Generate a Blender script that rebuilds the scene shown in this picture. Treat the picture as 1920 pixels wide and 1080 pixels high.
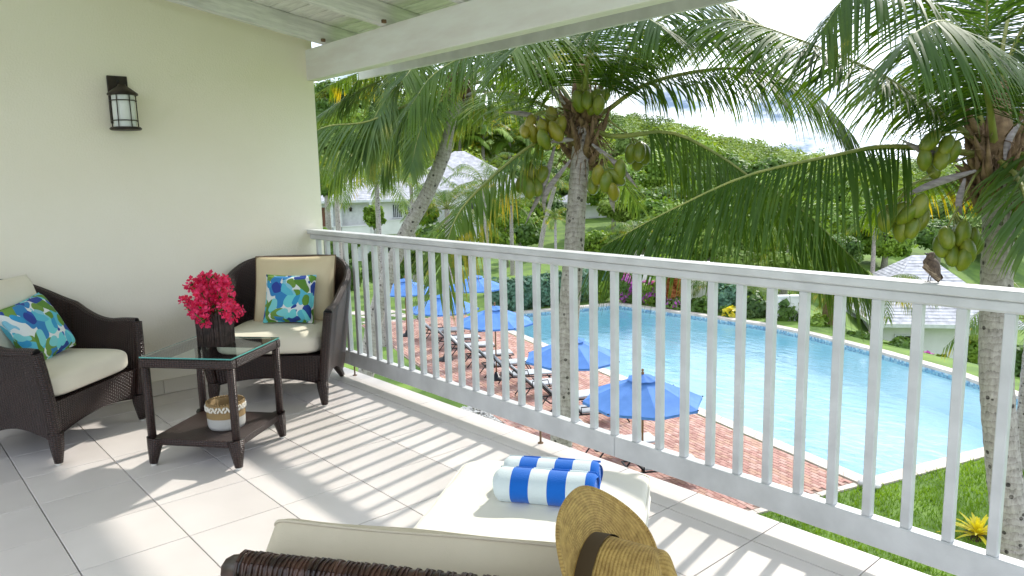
import bpy, bmesh, math, random
import numpy as np
from mathutils import Vector as V, Matrix
R = math.radians
sc = bpy.context.scene
for o in list(bpy.data.objects): bpy.data.objects.remove(o)
COL = sc.collection

# ---------------------------------------------------------------- camera, sky, sun, exposure
CAM = V((5.20876, -2.75904, 1.46053)); YAW, PIT, ROL, FPX = .850308, .151826, -.0235, 1405.363
_r0 = V((math.cos(YAW), math.sin(YAW), 0))
FWD = V((-math.sin(YAW)*math.cos(PIT), math.cos(YAW)*math.cos(PIT), -math.sin(PIT)))
_u0 = _r0.cross(FWD)
RGT = math.cos(ROL)*_r0 + math.sin(ROL)*_u0
UPV = -math.sin(ROL)*_r0 + math.cos(ROL)*_u0
cd = bpy.data.cameras.new('camera'); cam = bpy.data.objects.new('camera', cd); COL.objects.link(cam)
cam.matrix_world = Matrix(((RGT.x, UPV.x, -FWD.x, CAM.x), (RGT.y, UPV.y, -FWD.y, CAM.y), (RGT.z, UPV.z, -FWD.z, CAM.z), (0, 0, 0, 1)))
cd.sensor_width = 36; cd.lens = FPX*36/1920; cd.clip_end = 3000; cd.clip_start = .05
sc.camera = cam
SUN_DIR = V((-.19*.763, .98*.763, .647)).normalized()      # towards the sun
SUN_EL = math.asin(SUN_DIR.z); SUN_AZ = math.atan2(SUN_DIR.x, SUN_DIR.y)
sl = bpy.data.lights.new('sun', 'SUN'); sl.energy = 2.0; sl.angle = R(1.6); sl.color = (1, .95, .86)
so = bpy.data.objects.new('sun', sl); COL.objects.link(so)
so.rotation_euler = SUN_DIR.to_track_quat('Z', 'Y').to_euler()
w = bpy.data.worlds.new('World'); sc.world = w; w.use_nodes = True
nt = w.node_tree; N = nt.nodes; L = nt.links
bg = N['Background']
sky = N.new('ShaderNodeTexSky'); sky.sky_type = 'NISHITA'; sky.sun_disc = False
sky.sun_elevation = SUN_EL; sky.sun_rotation = SUN_AZ; sky.air_density = 1.0; sky.dust_density = 1.5
tc = N.new('ShaderNodeTexCoord'); mp = N.new('ShaderNodeMapping'); mp.inputs['Scale'].default_value = (1, 1, 2.6)
nz = N.new('ShaderNodeTexNoise'); nz.inputs['Scale'].default_value = 2.6; nz.inputs['Detail'].default_value = 9; nz.inputs['Roughness'].default_value = .58
cr = N.new('ShaderNodeValToRGB'); cr.color_ramp.elements[0].position = .30; cr.color_ramp.elements[1].position = .52
mx = N.new('ShaderNodeMixRGB')
nz2 = N.new('ShaderNodeTexNoise'); nz2.inputs['Scale'].default_value = 8; nz2.inputs['Detail'].default_value = 9; nz2.inputs['Roughness'].default_value = .6
cr2 = N.new('ShaderNodeValToRGB'); e2 = cr2.color_ramp.elements; e2[0].position = .38; e2[1].position = .62
e2[0].color = (.11, .15, .205, 1); e2[1].color = (1, 1, 1, 1)          # grey cloud base to sunlit cloud
vm = N.new('ShaderNodeMixRGB'); vm.blend_type = 'MULTIPLY'; vm.inputs[0].default_value = 1; vm.inputs[2].default_value = (9.4, 10.0, 10.9, 1)
L.new(tc.outputs['Generated'], mp.inputs[0]); L.new(mp.outputs[0], nz.inputs[0]); L.new(mp.outputs[0], nz2.inputs[0]); L.new(nz.outputs[0], cr.inputs[0])
L.new(nz2.outputs[0], cr2.inputs[0]); L.new(cr2.outputs[0], vm.inputs[1]); L.new(vm.outputs[0], mx.inputs[2])
L.new(cr.outputs[0], mx.inputs[0]); L.new(sky.outputs[0], mx.inputs[1]); L.new(mx.outputs[0], bg.inputs[0])
bg.inputs[1].default_value = .15
sc.view_settings.view_transform = 'Standard'; sc.view_settings.look = 'None'; sc.view_settings.gamma = 1
sc.view_settings.use_curve_mapping = False
sc.view_settings.exposure = 1.14
sc.render.engine = 'CYCLES'
sc.cycles.use_denoising = True
sc.cycles.max_bounces = 12; sc.cycles.diffuse_bounces = 6; sc.cycles.transparent_max_bounces = 24

def at(px, py, d):
    return CAM + d*(FWD + (px-960)/FPX*RGT - (py-540)/FPX*UPV)
def onz(px, py, z):
    q = at(px, py, 1) - CAM
    return CAM + q*((z-CAM.z)/q.z)
G = -4.8
rnd = random.Random(7)

# ---------------------------------------------------------------- mesh helpers
class MB:
    def __init__(s): s.v = []; s.f = []; s.m = []; s.uv = []; s.s = []
    def face(s, idx, m=0, uv=None, sm=False):
        s.f.append(tuple(idx)); s.m.append(m); s.s.append(sm); s.uv.append(uv or [(0, 0)]*len(idx))
    def bm(s, bm, M=None, m=0, sm=False, uvs=1.0):
        o = len(s.v); bm.verts.ensure_lookup_table(); bm.verts.index_update(); bm.normal_update()
        for q in bm.verts: s.v.append((M @ q.co) if M else q.co.copy())
        for f in bm.faces:
            n = f.normal; a = (abs(n.x), abs(n.y), abs(n.z)); k = a.index(max(a))
            uv = [((c.co.y, c.co.z), (c.co.x, c.co.z), (c.co.x, c.co.y))[k] for c in f.verts]
            s.face([o+c.index for c in f.verts], m, [(u*uvs, w*uvs) for u, w in uv], sm)
        bm.free()
    def box(s, c, d, M=None, bev=0, m=0, seg=1, sm=False):
        bm = bmesh.new(); bmesh.ops.create_cube(bm, size=1); bmesh.ops.scale(bm, vec=d, verts=bm.verts)
        if bev: bmesh.ops.bevel(bm, geom=list(bm.edges), offset=bev, segments=seg, profile=.5, affect='EDGES')
        T = Matrix.Translation(c)
        s.bm(bm, (M @ T) if M else T, m, sm)
    def bar(s, a, b, wx, wy, bev=0, m=0, up=V((0, 0, 1))):
        a, b = V(a), V(b); z = (b-a); l = z.length; z.normalize()
        x = up.cross(z); x = x.normalized() if x.length > 1e-5 else V((1, 0, 0)); y = z.cross(x)
        M = Matrix((( x.x, y.x, z.x, (a.x+b.x)/2), (x.y, y.y, z.y, (a.y+b.y)/2), (x.z, y.z, z.z, (a.z+b.z)/2), (0, 0, 0, 1)))
        s.box((0, 0, 0), (wx, wy, l), M, bev, m)
    def tube(s, pts, rad, n=8, m=0, cap=True, sm=True, sq=None):
        pts = [V(p) for p in pts]; o = len(s.v); k = len(pts)
        if not hasattr(rad, '__len__'): rad = [rad]*k
        t = (pts[1]-pts[0]).normalized(); x = t.orthogonal().normalized(); acc = 0
        if abs(t.z) > .9: x = (V((1, 0, 0))-t*t.x).normalized()
        us = []
        for i in range(k):
            t2 = (pts[min(i+1, k-1)]-pts[max(i-1, 0)]).normalized()
            x = (x - t2*x.dot(t2)).normalized(); y = t2.cross(x)
            if i: acc += (pts[i]-pts[i-1]).length
            us.append(acc)
            for j in range(n):
                a = 2*math.pi*j/n; s.v.append(pts[i] + rad[i]*(math.cos(a)*x + math.sin(a)*y))
        for i in range(k-1):
            cr_ = 2*math.pi*rad[i]
            for j in range(n):
                j2 = (j+1) % n
                s.face((o+i*n+j, o+i*n+j2, o+(i+1)*n+j2, o+(i+1)*n+j), m,
                       [(cr_*j/n, us[i]), (cr_*(j+1)/n, us[i]), (cr_*(j+1)/n, us[i+1]), (cr_*j/n, us[i+1])], sm)
        if cap:
            s.face([o+j for j in range(n)][::-1], m); s.face([o+(k-1)*n+j for j in range(n)], m)
    def lathe(s, prof, n=24, M=None, m=0, sm=True, rfun=None):
        o = len(s.v)
        for r, z in prof:
            for j in range(n):
                a = 2*math.pi*j/n; rr = r*(rfun(a, z) if rfun else 1)
                p = V((rr*math.cos(a), rr*math.sin(a), z)); s.v.append(M @ p if M else p)
        for i in range(len(prof)-1):
            for j in range(n):
                j2 = (j+1) % n; r_ = max(prof[i][0], .001); c = 2*math.pi*r_
                s.face((o+i*n+j, o+i*n+j2, o+(i+1)*n+j2, o+(i+1)*n+j), m,
                       [(c*j/n, prof[i][1]), (c*(j+1)/n, prof[i][1]), (c*(j+1)/n, prof[i+1][1]), (c*j/n, prof[i+1][1])], sm)
    def grid(s, fn, nu, nv, m=0, ud=1, vd=1, cu=False, sm=True, flip=False):
        o = len(s.v); nu_ = nu if cu else nu+1
        for i in range(nu_):
            for j in range(nv+1): s.v.append(V(fn(i/nu, j/nv)))
        for i in range(nu):
            i2 = (i+1) % nu_ if cu else i+1
            for j in range(nv):
                q = [o+i*(nv+1)+j, o+i2*(nv+1)+j, o+i2*(nv+1)+j+1, o+i*(nv+1)+j+1]
                uv = [(i/nu*ud, j/nv*vd), ((i+1)/nu*ud, j/nv*vd), ((i+1)/nu*ud, (j+1)/nv*vd), (i/nu*ud, (j+1)/nv*vd)]
                if flip: q = q[::-1]; uv = uv[::-1]
                s.face(q, m, uv, sm)
    def prism(s, poly, z0, z1, m=0, M=None):
        o = len(s.v); n = len(poly)
        for z in (z0, z1):
            for x, y in poly:
                p = V((x, y, z)); s.v.append(M @ p if M else p)
        s.face([o+i for i in range(n)][::-1], m, [poly[i] for i in range(n)][::-1])
        s.face([o+n+i for i in range(n)], m, [poly[i] for i in range(n)])
        for i in range(n):
            j = (i+1) % n; l = math.dist(poly[i], poly[j])
            s.face((o+i, o+j, o+n+j, o+n+i), m, [(0, z0), (l, z0), (l, z1), (0, z1)])
    def mesh(s, name, mats):
        me = bpy.data.meshes.new(name); me.from_pydata([tuple(q) for q in s.v], [], s.f)
        me.polygons.foreach_set('material_index', s.m); me.polygons.foreach_set('use_smooth', s.s)
        uvl = me.uv_layers.new(name='UVMap')
        uvl.data.foreach_set('uv', np.array([c for f in s.uv for q in f for c in q], dtype=np.float32))
        for q in (mats if isinstance(mats, (list, tuple)) else [mats]): me.materials.append(q)
        me.update(); return me
    def build(s, name, mats, parent=None, M=None):
        return link(name, s.mesh(name, mats), parent, M)
def link(name, me, parent=None, M=None):
    o = bpy.data.objects.new(name, me); COL.objects.link(o)
    if parent: o.parent = parent
    if M is not None: o.matrix_local = M
    return o
def empty(name, loc=(0, 0, 0), rz=0, parent=None):
    o = bpy.data.objects.new(name, None); COL.objects.link(o); o.location = loc; o.rotation_euler = (0, 0, rz); o.empty_display_size = .1
    if parent: o.parent = parent
    return o
def tag(o, label, cat, group=None):
    o['label'] = label; o['category'] = cat
    if group: o['group'] = group
    return o
def kind(o, k): o['kind'] = k; return o
def dup(o, parent=None):
    c = o.copy(); COL.objects.link(c); c.parent = parent
    for ch in list(o.children): dup(ch, c)
    return c
def quads(P, A, B, uv=None):
    """numpy: one quad per row, centre P, half axes A,B -> (verts, faces)"""
    n = len(P); v = np.empty((n, 4, 3)); v[:, 0] = P-A-B; v[:, 1] = P+A-B; v[:, 2] = P+A+B; v[:, 3] = P-A+B
    return v.reshape(-1, 3), np.arange(n*4).reshape(n, 4)
def qmesh(name, vs, mat, tris=False):
    n = len(vs)//4; me = bpy.data.meshes.new(name)
    me.vertices.add(n*4); me.vertices.foreach_set('co', vs.astype(np.float32).ravel())
    me.loops.add(n*4); me.loops.foreach_set('vertex_index', np.arange(n*4, dtype=np.int32))
    me.polygons.add(n); me.polygons.foreach_set('loop_start', np.arange(0, n*4, 4, dtype=np.int32))
    try: me.polygons.foreach_set('loop_total', np.full(n, 4, dtype=np.int32))
    except Exception: pass
    me.materials.append(mat); me.update(calc_edges=True); me.validate(); return me
RS = np.random.default_rng(11)
def leafcloud(cen, rad, n, size, shell=.55, up=.35):
    """leaf-sized quads through an ellipsoid volume, denser to the outside"""
    d = RS.normal(size=(n, 3)); d /= np.linalg.norm(d, axis=1)[:, None]
    r = shell + (1-shell)*RS.random(n)**.6; r *= 1 - .18*RS.random(n)
    P = np.array(cen) + d*np.array(rad)*r[:, None]
    nrm = d + RS.normal(size=(n, 3))*.55 + np.array([0, 0, up]); nrm /= np.linalg.norm(nrm, axis=1)[:, None]
    a = np.cross(nrm, RS.normal(size=(n, 3))); a /= np.linalg.norm(a, axis=1)[:, None]; b = np.cross(nrm, a)
    s_ = size*(.55+.9*RS.random(n))[:, None]
    return quads(P, a*s_*.5, b*s_*.95)[0]

# ---------------------------------------------------------------- materials
def nodes(name):
    m = bpy.data.materials.new(name); m.use_nodes = True
    return m, m.node_tree.nodes, m.node_tree.links, m.node_tree.nodes['Principled BSDF']
def mat(name, c, rough=.6, c2=None, var=.12, scale=4, bump=0, bscale=80, spec=.5, metal=0, stretch=(1, 1, 1), coord='Object', detail=6, lo=.35, hi=.65, transl=0, coat=0):
    m, n, l, b = nodes(name)
    c2 = c2 or tuple(min(1, x*(1+var)) for x in c); c1 = c if c2 is None else tuple(x*(1-var*.6) for x in c) if var else c
    t = n.new('ShaderNodeTexCoord'); mp = n.new('ShaderNodeMapping'); mp.inputs['Scale'].default_value = stretch
    z = n.new('ShaderNodeTexNoise'); z.inputs['Scale'].default_value = scale; z.inputs['Detail'].default_value = detail
    r = n.new('ShaderNodeValToRGB'); e = r.color_ramp.elements
    e[0].position = lo; e[1].position = hi; e[0].color = (*c1, 1); e[1].color = (*c2, 1)
    l.new(t.outputs[coord], mp.inputs[0]); l.new(mp.outputs[0], z.inputs[0]); l.new(z.outputs[0], r.inputs[0]); l.new(r.outputs[0], b.inputs['Base Color'])
    b.inputs['Roughness'].default_value = rough; b.inputs['Specular IOR Level'].default_value = spec; b.inputs['Metallic'].default_value = metal
    if coat: b.inputs['Coat Weight'].default_value = coat
    if bump:
        z2 = n.new('ShaderNodeTexNoise'); z2.inputs['Scale'].default_value = bscale; z2.inputs['Detail'].default_value = 4
        bp = n.new('ShaderNodeBump'); bp.inputs['Strength'].default_value = bump; bp.inputs['Distance'].default_value = .01
        l.new(mp.outputs[0], z2.inputs[0]); l.new(z2.outputs[0], bp.inputs['Height']); l.new(bp.outputs[0], b.inputs['Normal'])
    if transl:
        out = n['Material Output']; tr = n.new('ShaderNodeBsdfTranslucent'); ms = n.new('ShaderNodeMixShader'); ms.inputs[0].default_value = transl
        br = n.new('ShaderNodeMixRGB'); br.blend_type = 'MULTIPLY'; br.inputs[0].default_value = 1; br.inputs[2].default_value = (1.5, 1.35, .6, 1)
        l.new(r.outputs[0], br.inputs[1]); l.new(br.outputs[0], tr.inputs[0]); l.new(b.outputs[0], ms.inputs[1]); l.new(tr.outputs[0], ms.inputs[2]); l.new(ms.outputs[0], out.inputs[0])
    return m
def math_(n, l, op, a, b=None):
    q = n.new('ShaderNodeMath'); q.operation = op
    for i, x in enumerate((a, b)):
        if x is None: continue
        if isinstance(x, (int, float)): q.inputs[i].default_value = x
        else: l.new(x, q.inputs[i])
    return q.outputs[0]
def weave(name, p, c_lo, c_hi, rough=.38, strength=.9, coord='UV', spec=.5):
    """over-under strands, p metres apart, in the surface's own metric UVs"""
    m, n, l, b = nodes(name)
    t = n.new('ShaderNodeTexCoord'); s = n.new('ShaderNodeSeparateXYZ'); l.new(t.outputs[coord], s.inputs[0])
    u = math_(n, l, 'DIVIDE', s.outputs[0], p); v = math_(n, l, 'DIVIDE', s.outputs[1], p*.75)
    su = math_(n, l, 'ABSOLUTE', math_(n, l, 'SINE', math_(n, l, 'MULTIPLY', u, math.pi)))
    sv = math_(n, l, 'ABSOLUTE', math_(n, l, 'SINE', math_(n, l, 'MULTIPLY', v, math.pi)))
    ch = math_(n, l, 'MODULO', math_(n, l, 'ABSOLUTE', math_(n, l, 'ADD', math_(n, l, 'FLOOR', u), math_(n, l, 'FLOOR', v))), 2)
    a = math_(n, l, 'MULTIPLY', math_(n, l, 'POWER', sv, .5), math_(n, l, 'ADD', math_(n, l, 'MULTIPLY', su, .5), .5))
    c = math_(n, l, 'MULTIPLY', math_(n, l, 'POWER', su, .5), math_(n, l, 'ADD', math_(n, l, 'MULTIPLY', sv, .35), .35))
    h = n.new('ShaderNodeMix'); h.data_type = 'FLOAT'; l.new(ch, h.inputs[0]); l.new(a, h.inputs[2]); l.new(c, h.inputs[3])
    z = n.new('ShaderNodeTexNoise'); z.inputs['Scale'].default_value = 9; z.inputs['Detail'].default_value = 8; l.new(t.outputs['Object'], z.inputs[0])
    k = math_(n, l, 'MULTIPLY', h.outputs[0], math_(n, l, 'ADD', z.outputs[0], .45))
    r = n.new('ShaderNodeValToRGB'); e = r.color_ramp.elements; e[0].color = (*c_lo, 1); e[1].color = (*c_hi, 1); e[0].position = .1; e[1].position = .95
    l.new(k, r.inputs[0]); l.new(r.outputs[0], b.inputs['Base Color'])
    bp = n.new('ShaderNodeBump'); bp.inputs['Strength'].default_value = strength; bp.inputs['Distance'].default_value = p*.35
    l.new(h.outputs[0], bp.inputs['Height']); l.new(bp.outputs[0], b.inputs['Normal'])
    b.inputs['Roughness'].default_value = rough; b.inputs['Specular IOR Level'].default_value = spec
    return m
def frond_mat(name, c, cy, ylo, yhi, transl=.42, rough=.5):
    """leaflet: green with a yellowing that comes in patches and towards the tips (u = along leaflet)"""
    m, n, l, b = nodes(name)
    t = n.new('ShaderNodeTexCoord'); s = n.new('ShaderNodeSeparateXYZ'); l.new(t.outputs['UV'], s.inputs[0])
    z = n.new('ShaderNodeTexNoise'); z.inputs['Scale'].default_value = 2.2; z.inputs['Detail'].default_value = 5; l.new(t.outputs['Object'], z.inputs[0])
    z2 = n.new('ShaderNodeTexNoise'); z2.inputs['Scale'].default_value = 40; z2.inputs['Detail'].default_value = 2; l.new(t.outputs['UV'], z2.inputs[0])
    k = math_(n, l, 'ADD', math_(n, l, 'MULTIPLY', z.outputs[0], .75), math_(n, l, 'ADD', math_(n, l, 'MULTIPLY', s.outputs[0], .22), math_(n, l, 'MULTIPLY', z2.outputs[0], .25)))
    r = n.new('ShaderNodeValToRGB'); e = r.color_ramp.elements; e[0].position = ylo; e[1].position = yhi; e[0].color = (*c, 1); e[1].color = (*cy, 1)
    x = e.new(max(0, ylo-.22)); x.color = (c[0]*.6, c[1]*.72, c[2]*.9, 1)
    l.new(k, r.inputs[0]); l.new(r.outputs[0], b.inputs['Base Color']); b.inputs['Roughness'].default_value = rough; b.inputs['Specular IOR Level'].default_value = .25
    out = n['Material Output']; tr = n.new('ShaderNodeBsdfTranslucent'); ms = n.new('ShaderNodeMixShader'); ms.inputs[0].default_value = transl
    br = n.new('ShaderNodeMixRGB'); br.blend_type = 'MULTIPLY'; br.inputs[0].default_value = 1; br.inputs[2].default_value = (1.5, 1.4, .4, 1)
    l.new(r.outputs[0], br.inputs[1]); l.new(br.outputs[0], tr.inputs[0]); l.new(b.outputs[0], ms.inputs[1]); l.new(tr.outputs[0], ms.inputs[2]); l.new(ms.outputs[0], out.inputs[0])
    return m
def glassy(name, tint, rough=.02, lo=.04, bump=0, bs=3, stretch=(1, 1, 1)):
    """pane or water: clear film over what lies beneath, Fresnel gloss on top"""
    m, n, l, b = nodes(name); n.remove(b); out = n['Material Output']
    tr = n.new('ShaderNodeBsdfTransparent'); tr.inputs[0].default_value = (*tint, 1)
    gl = n.new('ShaderNodeBsdfGlossy'); gl.inputs['Roughness'].default_value = rough
    fr = n.new('ShaderNodeFresnel'); fr.inputs[0].default_value = 1.36 if bump else 1.8; ms = n.new('ShaderNodeMixShader')
    if bump:
        t = n.new('ShaderNodeTexCoord'); mp = n.new('ShaderNodeMapping'); mp.inputs['Scale'].default_value = stretch
        z = n.new('ShaderNodeTexNoise'); z.inputs['Scale'].default_value = bs; z.inputs['Detail'].default_value = 5; z.inputs['Distortion'].default_value = .6
        bp = n.new('ShaderNodeBump'); bp.inputs['Strength'].default_value = bump; bp.inputs['Distance'].default_value = .08
        l.new(t.outputs['Object'], mp.inputs[0]); l.new(mp.outputs[0], z.inputs[0]); l.new(z.outputs[0], bp.inputs['Height']); l.new(bp.outputs[0], gl.inputs['Normal']); l.new(bp.outputs[0], fr.inputs['Normal'])
    l.new(fr.outputs[0], ms.inputs[0]); l.new(tr.outputs[0], ms.inputs[1]); l.new(gl.outputs[0], ms.inputs[2]); l.new(ms.outputs[0], out.inputs[0])
    return m
m_tile = mat('floor_tile', (.68, .63, .60), .33, (.74, .69, .66), var=.05, scale=1.7, bump=.03, bscale=220, coord='Object')
_t = m_tile.node_tree; _b = _t.nodes['Principled BSDF']; _src = _b.inputs['Base Color'].links[0].from_socket        # each tile its own shade
_oi = _t.nodes.new('ShaderNodeObjectInfo'); _hs = _t.nodes.new('ShaderNodeHueSaturation'); _t.links.new(_src, _hs.inputs['Color'])
_t.links.new(math_(_t.nodes, _t.links, 'ADD', math_(_t.nodes, _t.links, 'MULTIPLY', _oi.outputs['Random'], .09), .955), _hs.inputs['Value']); _t.links.new(_hs.outputs[0], _b.inputs['Base Color'])
m_grout = mat('grout', (.05, .042, .036), .9, var=.3, scale=20)
m_wall = mat('cream_wall_paint', (.88, .815, .67), .75, (.90, .85, .73), var=.04, scale=.7, bump=.22, bscale=90)
m_skirt = mat('skirting_tile', (.62, .57, .47), .4, var=.06, scale=3)
m_white = mat('white_paint', (.56, .57, .57), .5, (.64, .65, .65), var=.08, scale=7, bump=.10, bscale=90)
m_wood = mat('whitewashed_wood', (.66, .64, .63), .6, (.84, .82, .80), var=.06, scale=6, bump=.25, bscale=30, stretch=(1, 8, 8))
m_woodr = mat('whitewashed_rafter', (.64, .63, .63), .6, (.82, .81, .80), var=.06, scale=6, bump=.25, bscale=30, stretch=(8, 1, 8))
m_beam = mat('white_beam', (.72, .69, .65), .55, (.78, .78, .74), var=.03, scale=3, bump=.08, bscale=50, stretch=(1, 5, 5))
m_dark = mat('knot_dark', (.05, .045, .04), .9)
m_wick = weave('dark_wicker', .016, (.0015, .0008, .0006), (.046, .019, .014), rough=.28, strength=1.0)
m_wickt = weave('table_wicker', .014, (.002, .001, .0008), (.058, .026, .020), rough=.28, strength=1.0)
m_wickb = mat('wicker_wrap', (.020, .009, .006), .35, (.085, .038, .024), scale=30, stretch=(1, 1, 1))
m_cush = mat('cream_cushion', (.76, .71, .58), .85, (.80, .75, .62), var=.03, scale=3, bump=.12, bscale=350)
m_cushw = mat('chaise_canvas', (.79, .76, .68), .85, (.83, .80, .72), var=.03, scale=3, bump=.1, bscale=350)
m_tan = mat('tan_cushion', (.66, .54, .34), .8, (.72, .60, .40), var=.05, scale=2.5, bump=.12, bscale=300)
m_pipe = mat('brown_piping', (.16, .10, .055), .8)
m_foot = mat('foot_glide', (.7, .68, .62), .5)
m_bronze = mat('bronze_metal', (.022, .016, .012), .45, (.05, .036, .026), scale=20, metal=.4)
m_frost = mat('frosted_glass', (.72, .74, .72), .35, var=.02)
m_gtop = glassy('table_glass', (.72, .86, .82))
m_gedge = mat('glass_edge', (.10, .36, .32), .1, var=.05)
m_stick = mat('dark_twig', (.022, .014, .012), .6, (.06, .035, .03), scale=30, bump=.4, bscale=200)
m_bract = mat('bougainvillea_bract', (.60, .010, .10), .55, (.90, .07, .24), scale=26, transl=.35)
m_leaf = mat('leaf_green', (.05, .12, .025), .5, (.09, .19, .03), scale=3, transl=.3)
m_straw = weave('basket_straw', .008, (.16, .09, .03), (.50, .34, .15), rough=.7)
m_strw = weave('basket_white', .008, (.40, .38, .34), (.74, .72, .68), rough=.7)
m_shell = mat('cowrie', (.74, .68, .58), .3, (.82, .78, .70), scale=40)
m_coco = mat('coconut_green', (.11, .165, .010), .4, (.21, .22, .018), scale=5, coat=.1)
m_cocoy = mat('coconut_yellow', (.19, .19, .011), .4, (.29, .235, .02), scale=5, coat=.1)
def bark():
    m, n, l, b = nodes('palm_bark')
    t = n.new('ShaderNodeTexCoord'); s = n.new('ShaderNodeSeparateXYZ'); l.new(t.outputs['UV'], s.inputs[0])
    z = n.new('ShaderNodeTexNoise'); z.inputs['Scale'].default_value = 5; z.inputs['Detail'].default_value = 8; z.inputs['Roughness'].default_value = .65; l.new(t.outputs['Object'], z.inputs[0])
    mp = n.new('ShaderNodeMapping'); mp.inputs['Scale'].default_value = (22, 22, 9); l.new(t.outputs['Object'], mp.inputs[0])
    z2 = n.new('ShaderNodeTexNoise'); z2.inputs['Scale'].default_value = 1; z2.inputs['Detail'].default_value = 6; z2.inputs['Roughness'].default_value = .7; l.new(mp.outputs[0], z2.inputs[0])
    ph = math_(n, l, 'ADD', math_(n, l, 'MULTIPLY', s.outputs[1], 14.0), math_(n, l, 'MULTIPLY', z.outputs[0], 3.2))
    saw = math_(n, l, 'FRACT', ph)
    ring = math_(n, l, 'POWER', saw, .35)
    k = math_(n, l, 'ADD', math_(n, l, 'MULTIPLY', ring, .24), math_(n, l, 'MULTIPLY', z2.outputs[0], .85))
    vo = n.new('ShaderNodeTexVoronoi'); vo.inputs['Scale'].default_value = 9; l.new(t.outputs['Object'], vo.inputs[0])      # knots and peck holes
    k = math_(n, l, 'MULTIPLY', k, math_(n, l, 'ADD', math_(n, l, 'MULTIPLY', math_(n, l, 'GREATER_THAN', vo.outputs['Distance'], .20), .45), .55))
    r = n.new('ShaderNodeValToRGB'); e = r.color_ramp.elements; e[0].position = .28; e[0].color = (.035, .027, .024, 1); e[1].position = .80; e[1].color = (.54, .48, .45, 1)
    x = e.new(.50); x.color = (.30, .26, .24, 1)
    l.new(k, r.inputs[0]); l.new(r.outputs[0], b.inputs['Base Color']); b.inputs['Roughness'].default_value = .9
    bp = n.new('ShaderNodeBump'); bp.inputs['Strength'].default_value = .9; bp.inputs['Distance'].default_value = .02; l.new(k, bp.inputs['Height']); l.new(bp.outputs[0], b.inputs['Normal'])
    return m
m_bark = bark()
m_fib = mat('palm_fibre', (.13, .075, .04), .9, (.28, .18, .10), scale=12, bump=.6, bscale=60)
m_spathe = mat('dry_spathe', (.20, .165, .16), .6, (.36, .31, .30), scale=8, stretch=(1, 1, 4))
m_rach = mat('rachis', (.20, .24, .05), .5, (.30, .30, .07), scale=4, transl=.1)
m_fr1 = frond_mat('frond_green', (.095, .160, .013), (.52, .40, .03), .76, .92)
m_fr2 = frond_mat('frond_dark', (.070, .128, .013), (.46, .35, .04), .78, .94)
m_fr3 = frond_mat('frond_old', (.11, .18, .018), (.62, .42, .03), .64, .82)
m_fr4 = frond_mat('frond_pale', (.15, .22, .06), (.50, .44, .12), .72, .92)
m_lawn = mat('lawn', (.075, .15, .018), .9, (.14, .235, .025), scale=.9, bump=.5, bscale=30)
m_hill = mat('hill_ground', (.07, .13, .02), .95, (.17, .24, .04), scale=.06)
m_grass = mat('grass_blade', (.105, .215, .012), .6, (.19, .33, .018), scale=1.2, transl=.35)
m_brick = mat('brick', (.40, .17, .11), .85, (.56, .29, .20), scale=2.2, bump=.3, bscale=40)
m_sand = mat('brick_joint', (.20, .14, .11), .95, (.32, .24, .19), scale=10)
m_cope = mat('coping_stone', (.48, .42, .36), .8, (.60, .53, .46), scale=3, bump=.15, bscale=40)
m_pool = mat('pool_plaster', (.50, .84, .92), .5, (.78, .95, .98), scale=.22)
m_water = glassy('water', (.88, .965, .99), .03, bump=.30, bs=1.6, stretch=(1, 2.2, 1))
m_umb = mat('umbrella_canvas', (.085, .235, .64), .8, (.11, .27, .70), scale=3, transl=.22)
m_blk = mat('black_metal', (.012, .011, .012), .45)
m_pole = mat('teak_pole', (.24, .12, .05), .5, scale=8)
m_sling = mat('lounger_sling', (.42, .43, .44), .8)
m_shing = mat('grey_shingle', (.38, .37, .39), .9, (.60, .59, .61), scale=3.5, lo=.3, hi=.7)
m_vwall = mat('villa_wall', (.74, .73, .70), .8, (.80, .79, .76), scale=.8)
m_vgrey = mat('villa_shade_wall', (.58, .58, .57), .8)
m_pane = mat('dark_pane', (.03, .032, .035), .15)
m_door = mat('mahogany', (.14, .045, .02), .45, scale=6)
m_bfoil = mat('bush_leaf', (.06, .13, .02), .6, (.13, .23, .035), scale=.9, transl=.3)
m_bfoil2 = mat('bush_leaf_bright', (.11, .22, .02), .6, (.25, .37, .035), scale=.5, transl=.3)
m_hedge = mat('hedge_leaf', (.06, .15, .09), .6, (.16, .29, .19), scale=1.6, transl=.25)
m_forest = mat('forest_leaf', (.07, .14, .028), .7, (.27, .37, .05), scale=.07, transl=.22, detail=5, lo=.38, hi=.62)
m_purp = mat('purple_flower', (.42, .06, .40), .6, (.55, .12, .50), scale=4, transl=.3)
m_orng = mat('orange_croton', (.50, .16, .05), .6, (.62, .28, .08), scale=4, transl=.3)
m_yel = mat('yellow_leaf', (.62, .55, .02), .5, (.75, .66, .06), scale=3, transl=.35)
m_soil = mat('soil', (.05, .035, .025), .95)
m_stone = mat('pebble', (.40, .39, .37), .85, (.58, .57, .54), scale=6)

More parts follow.
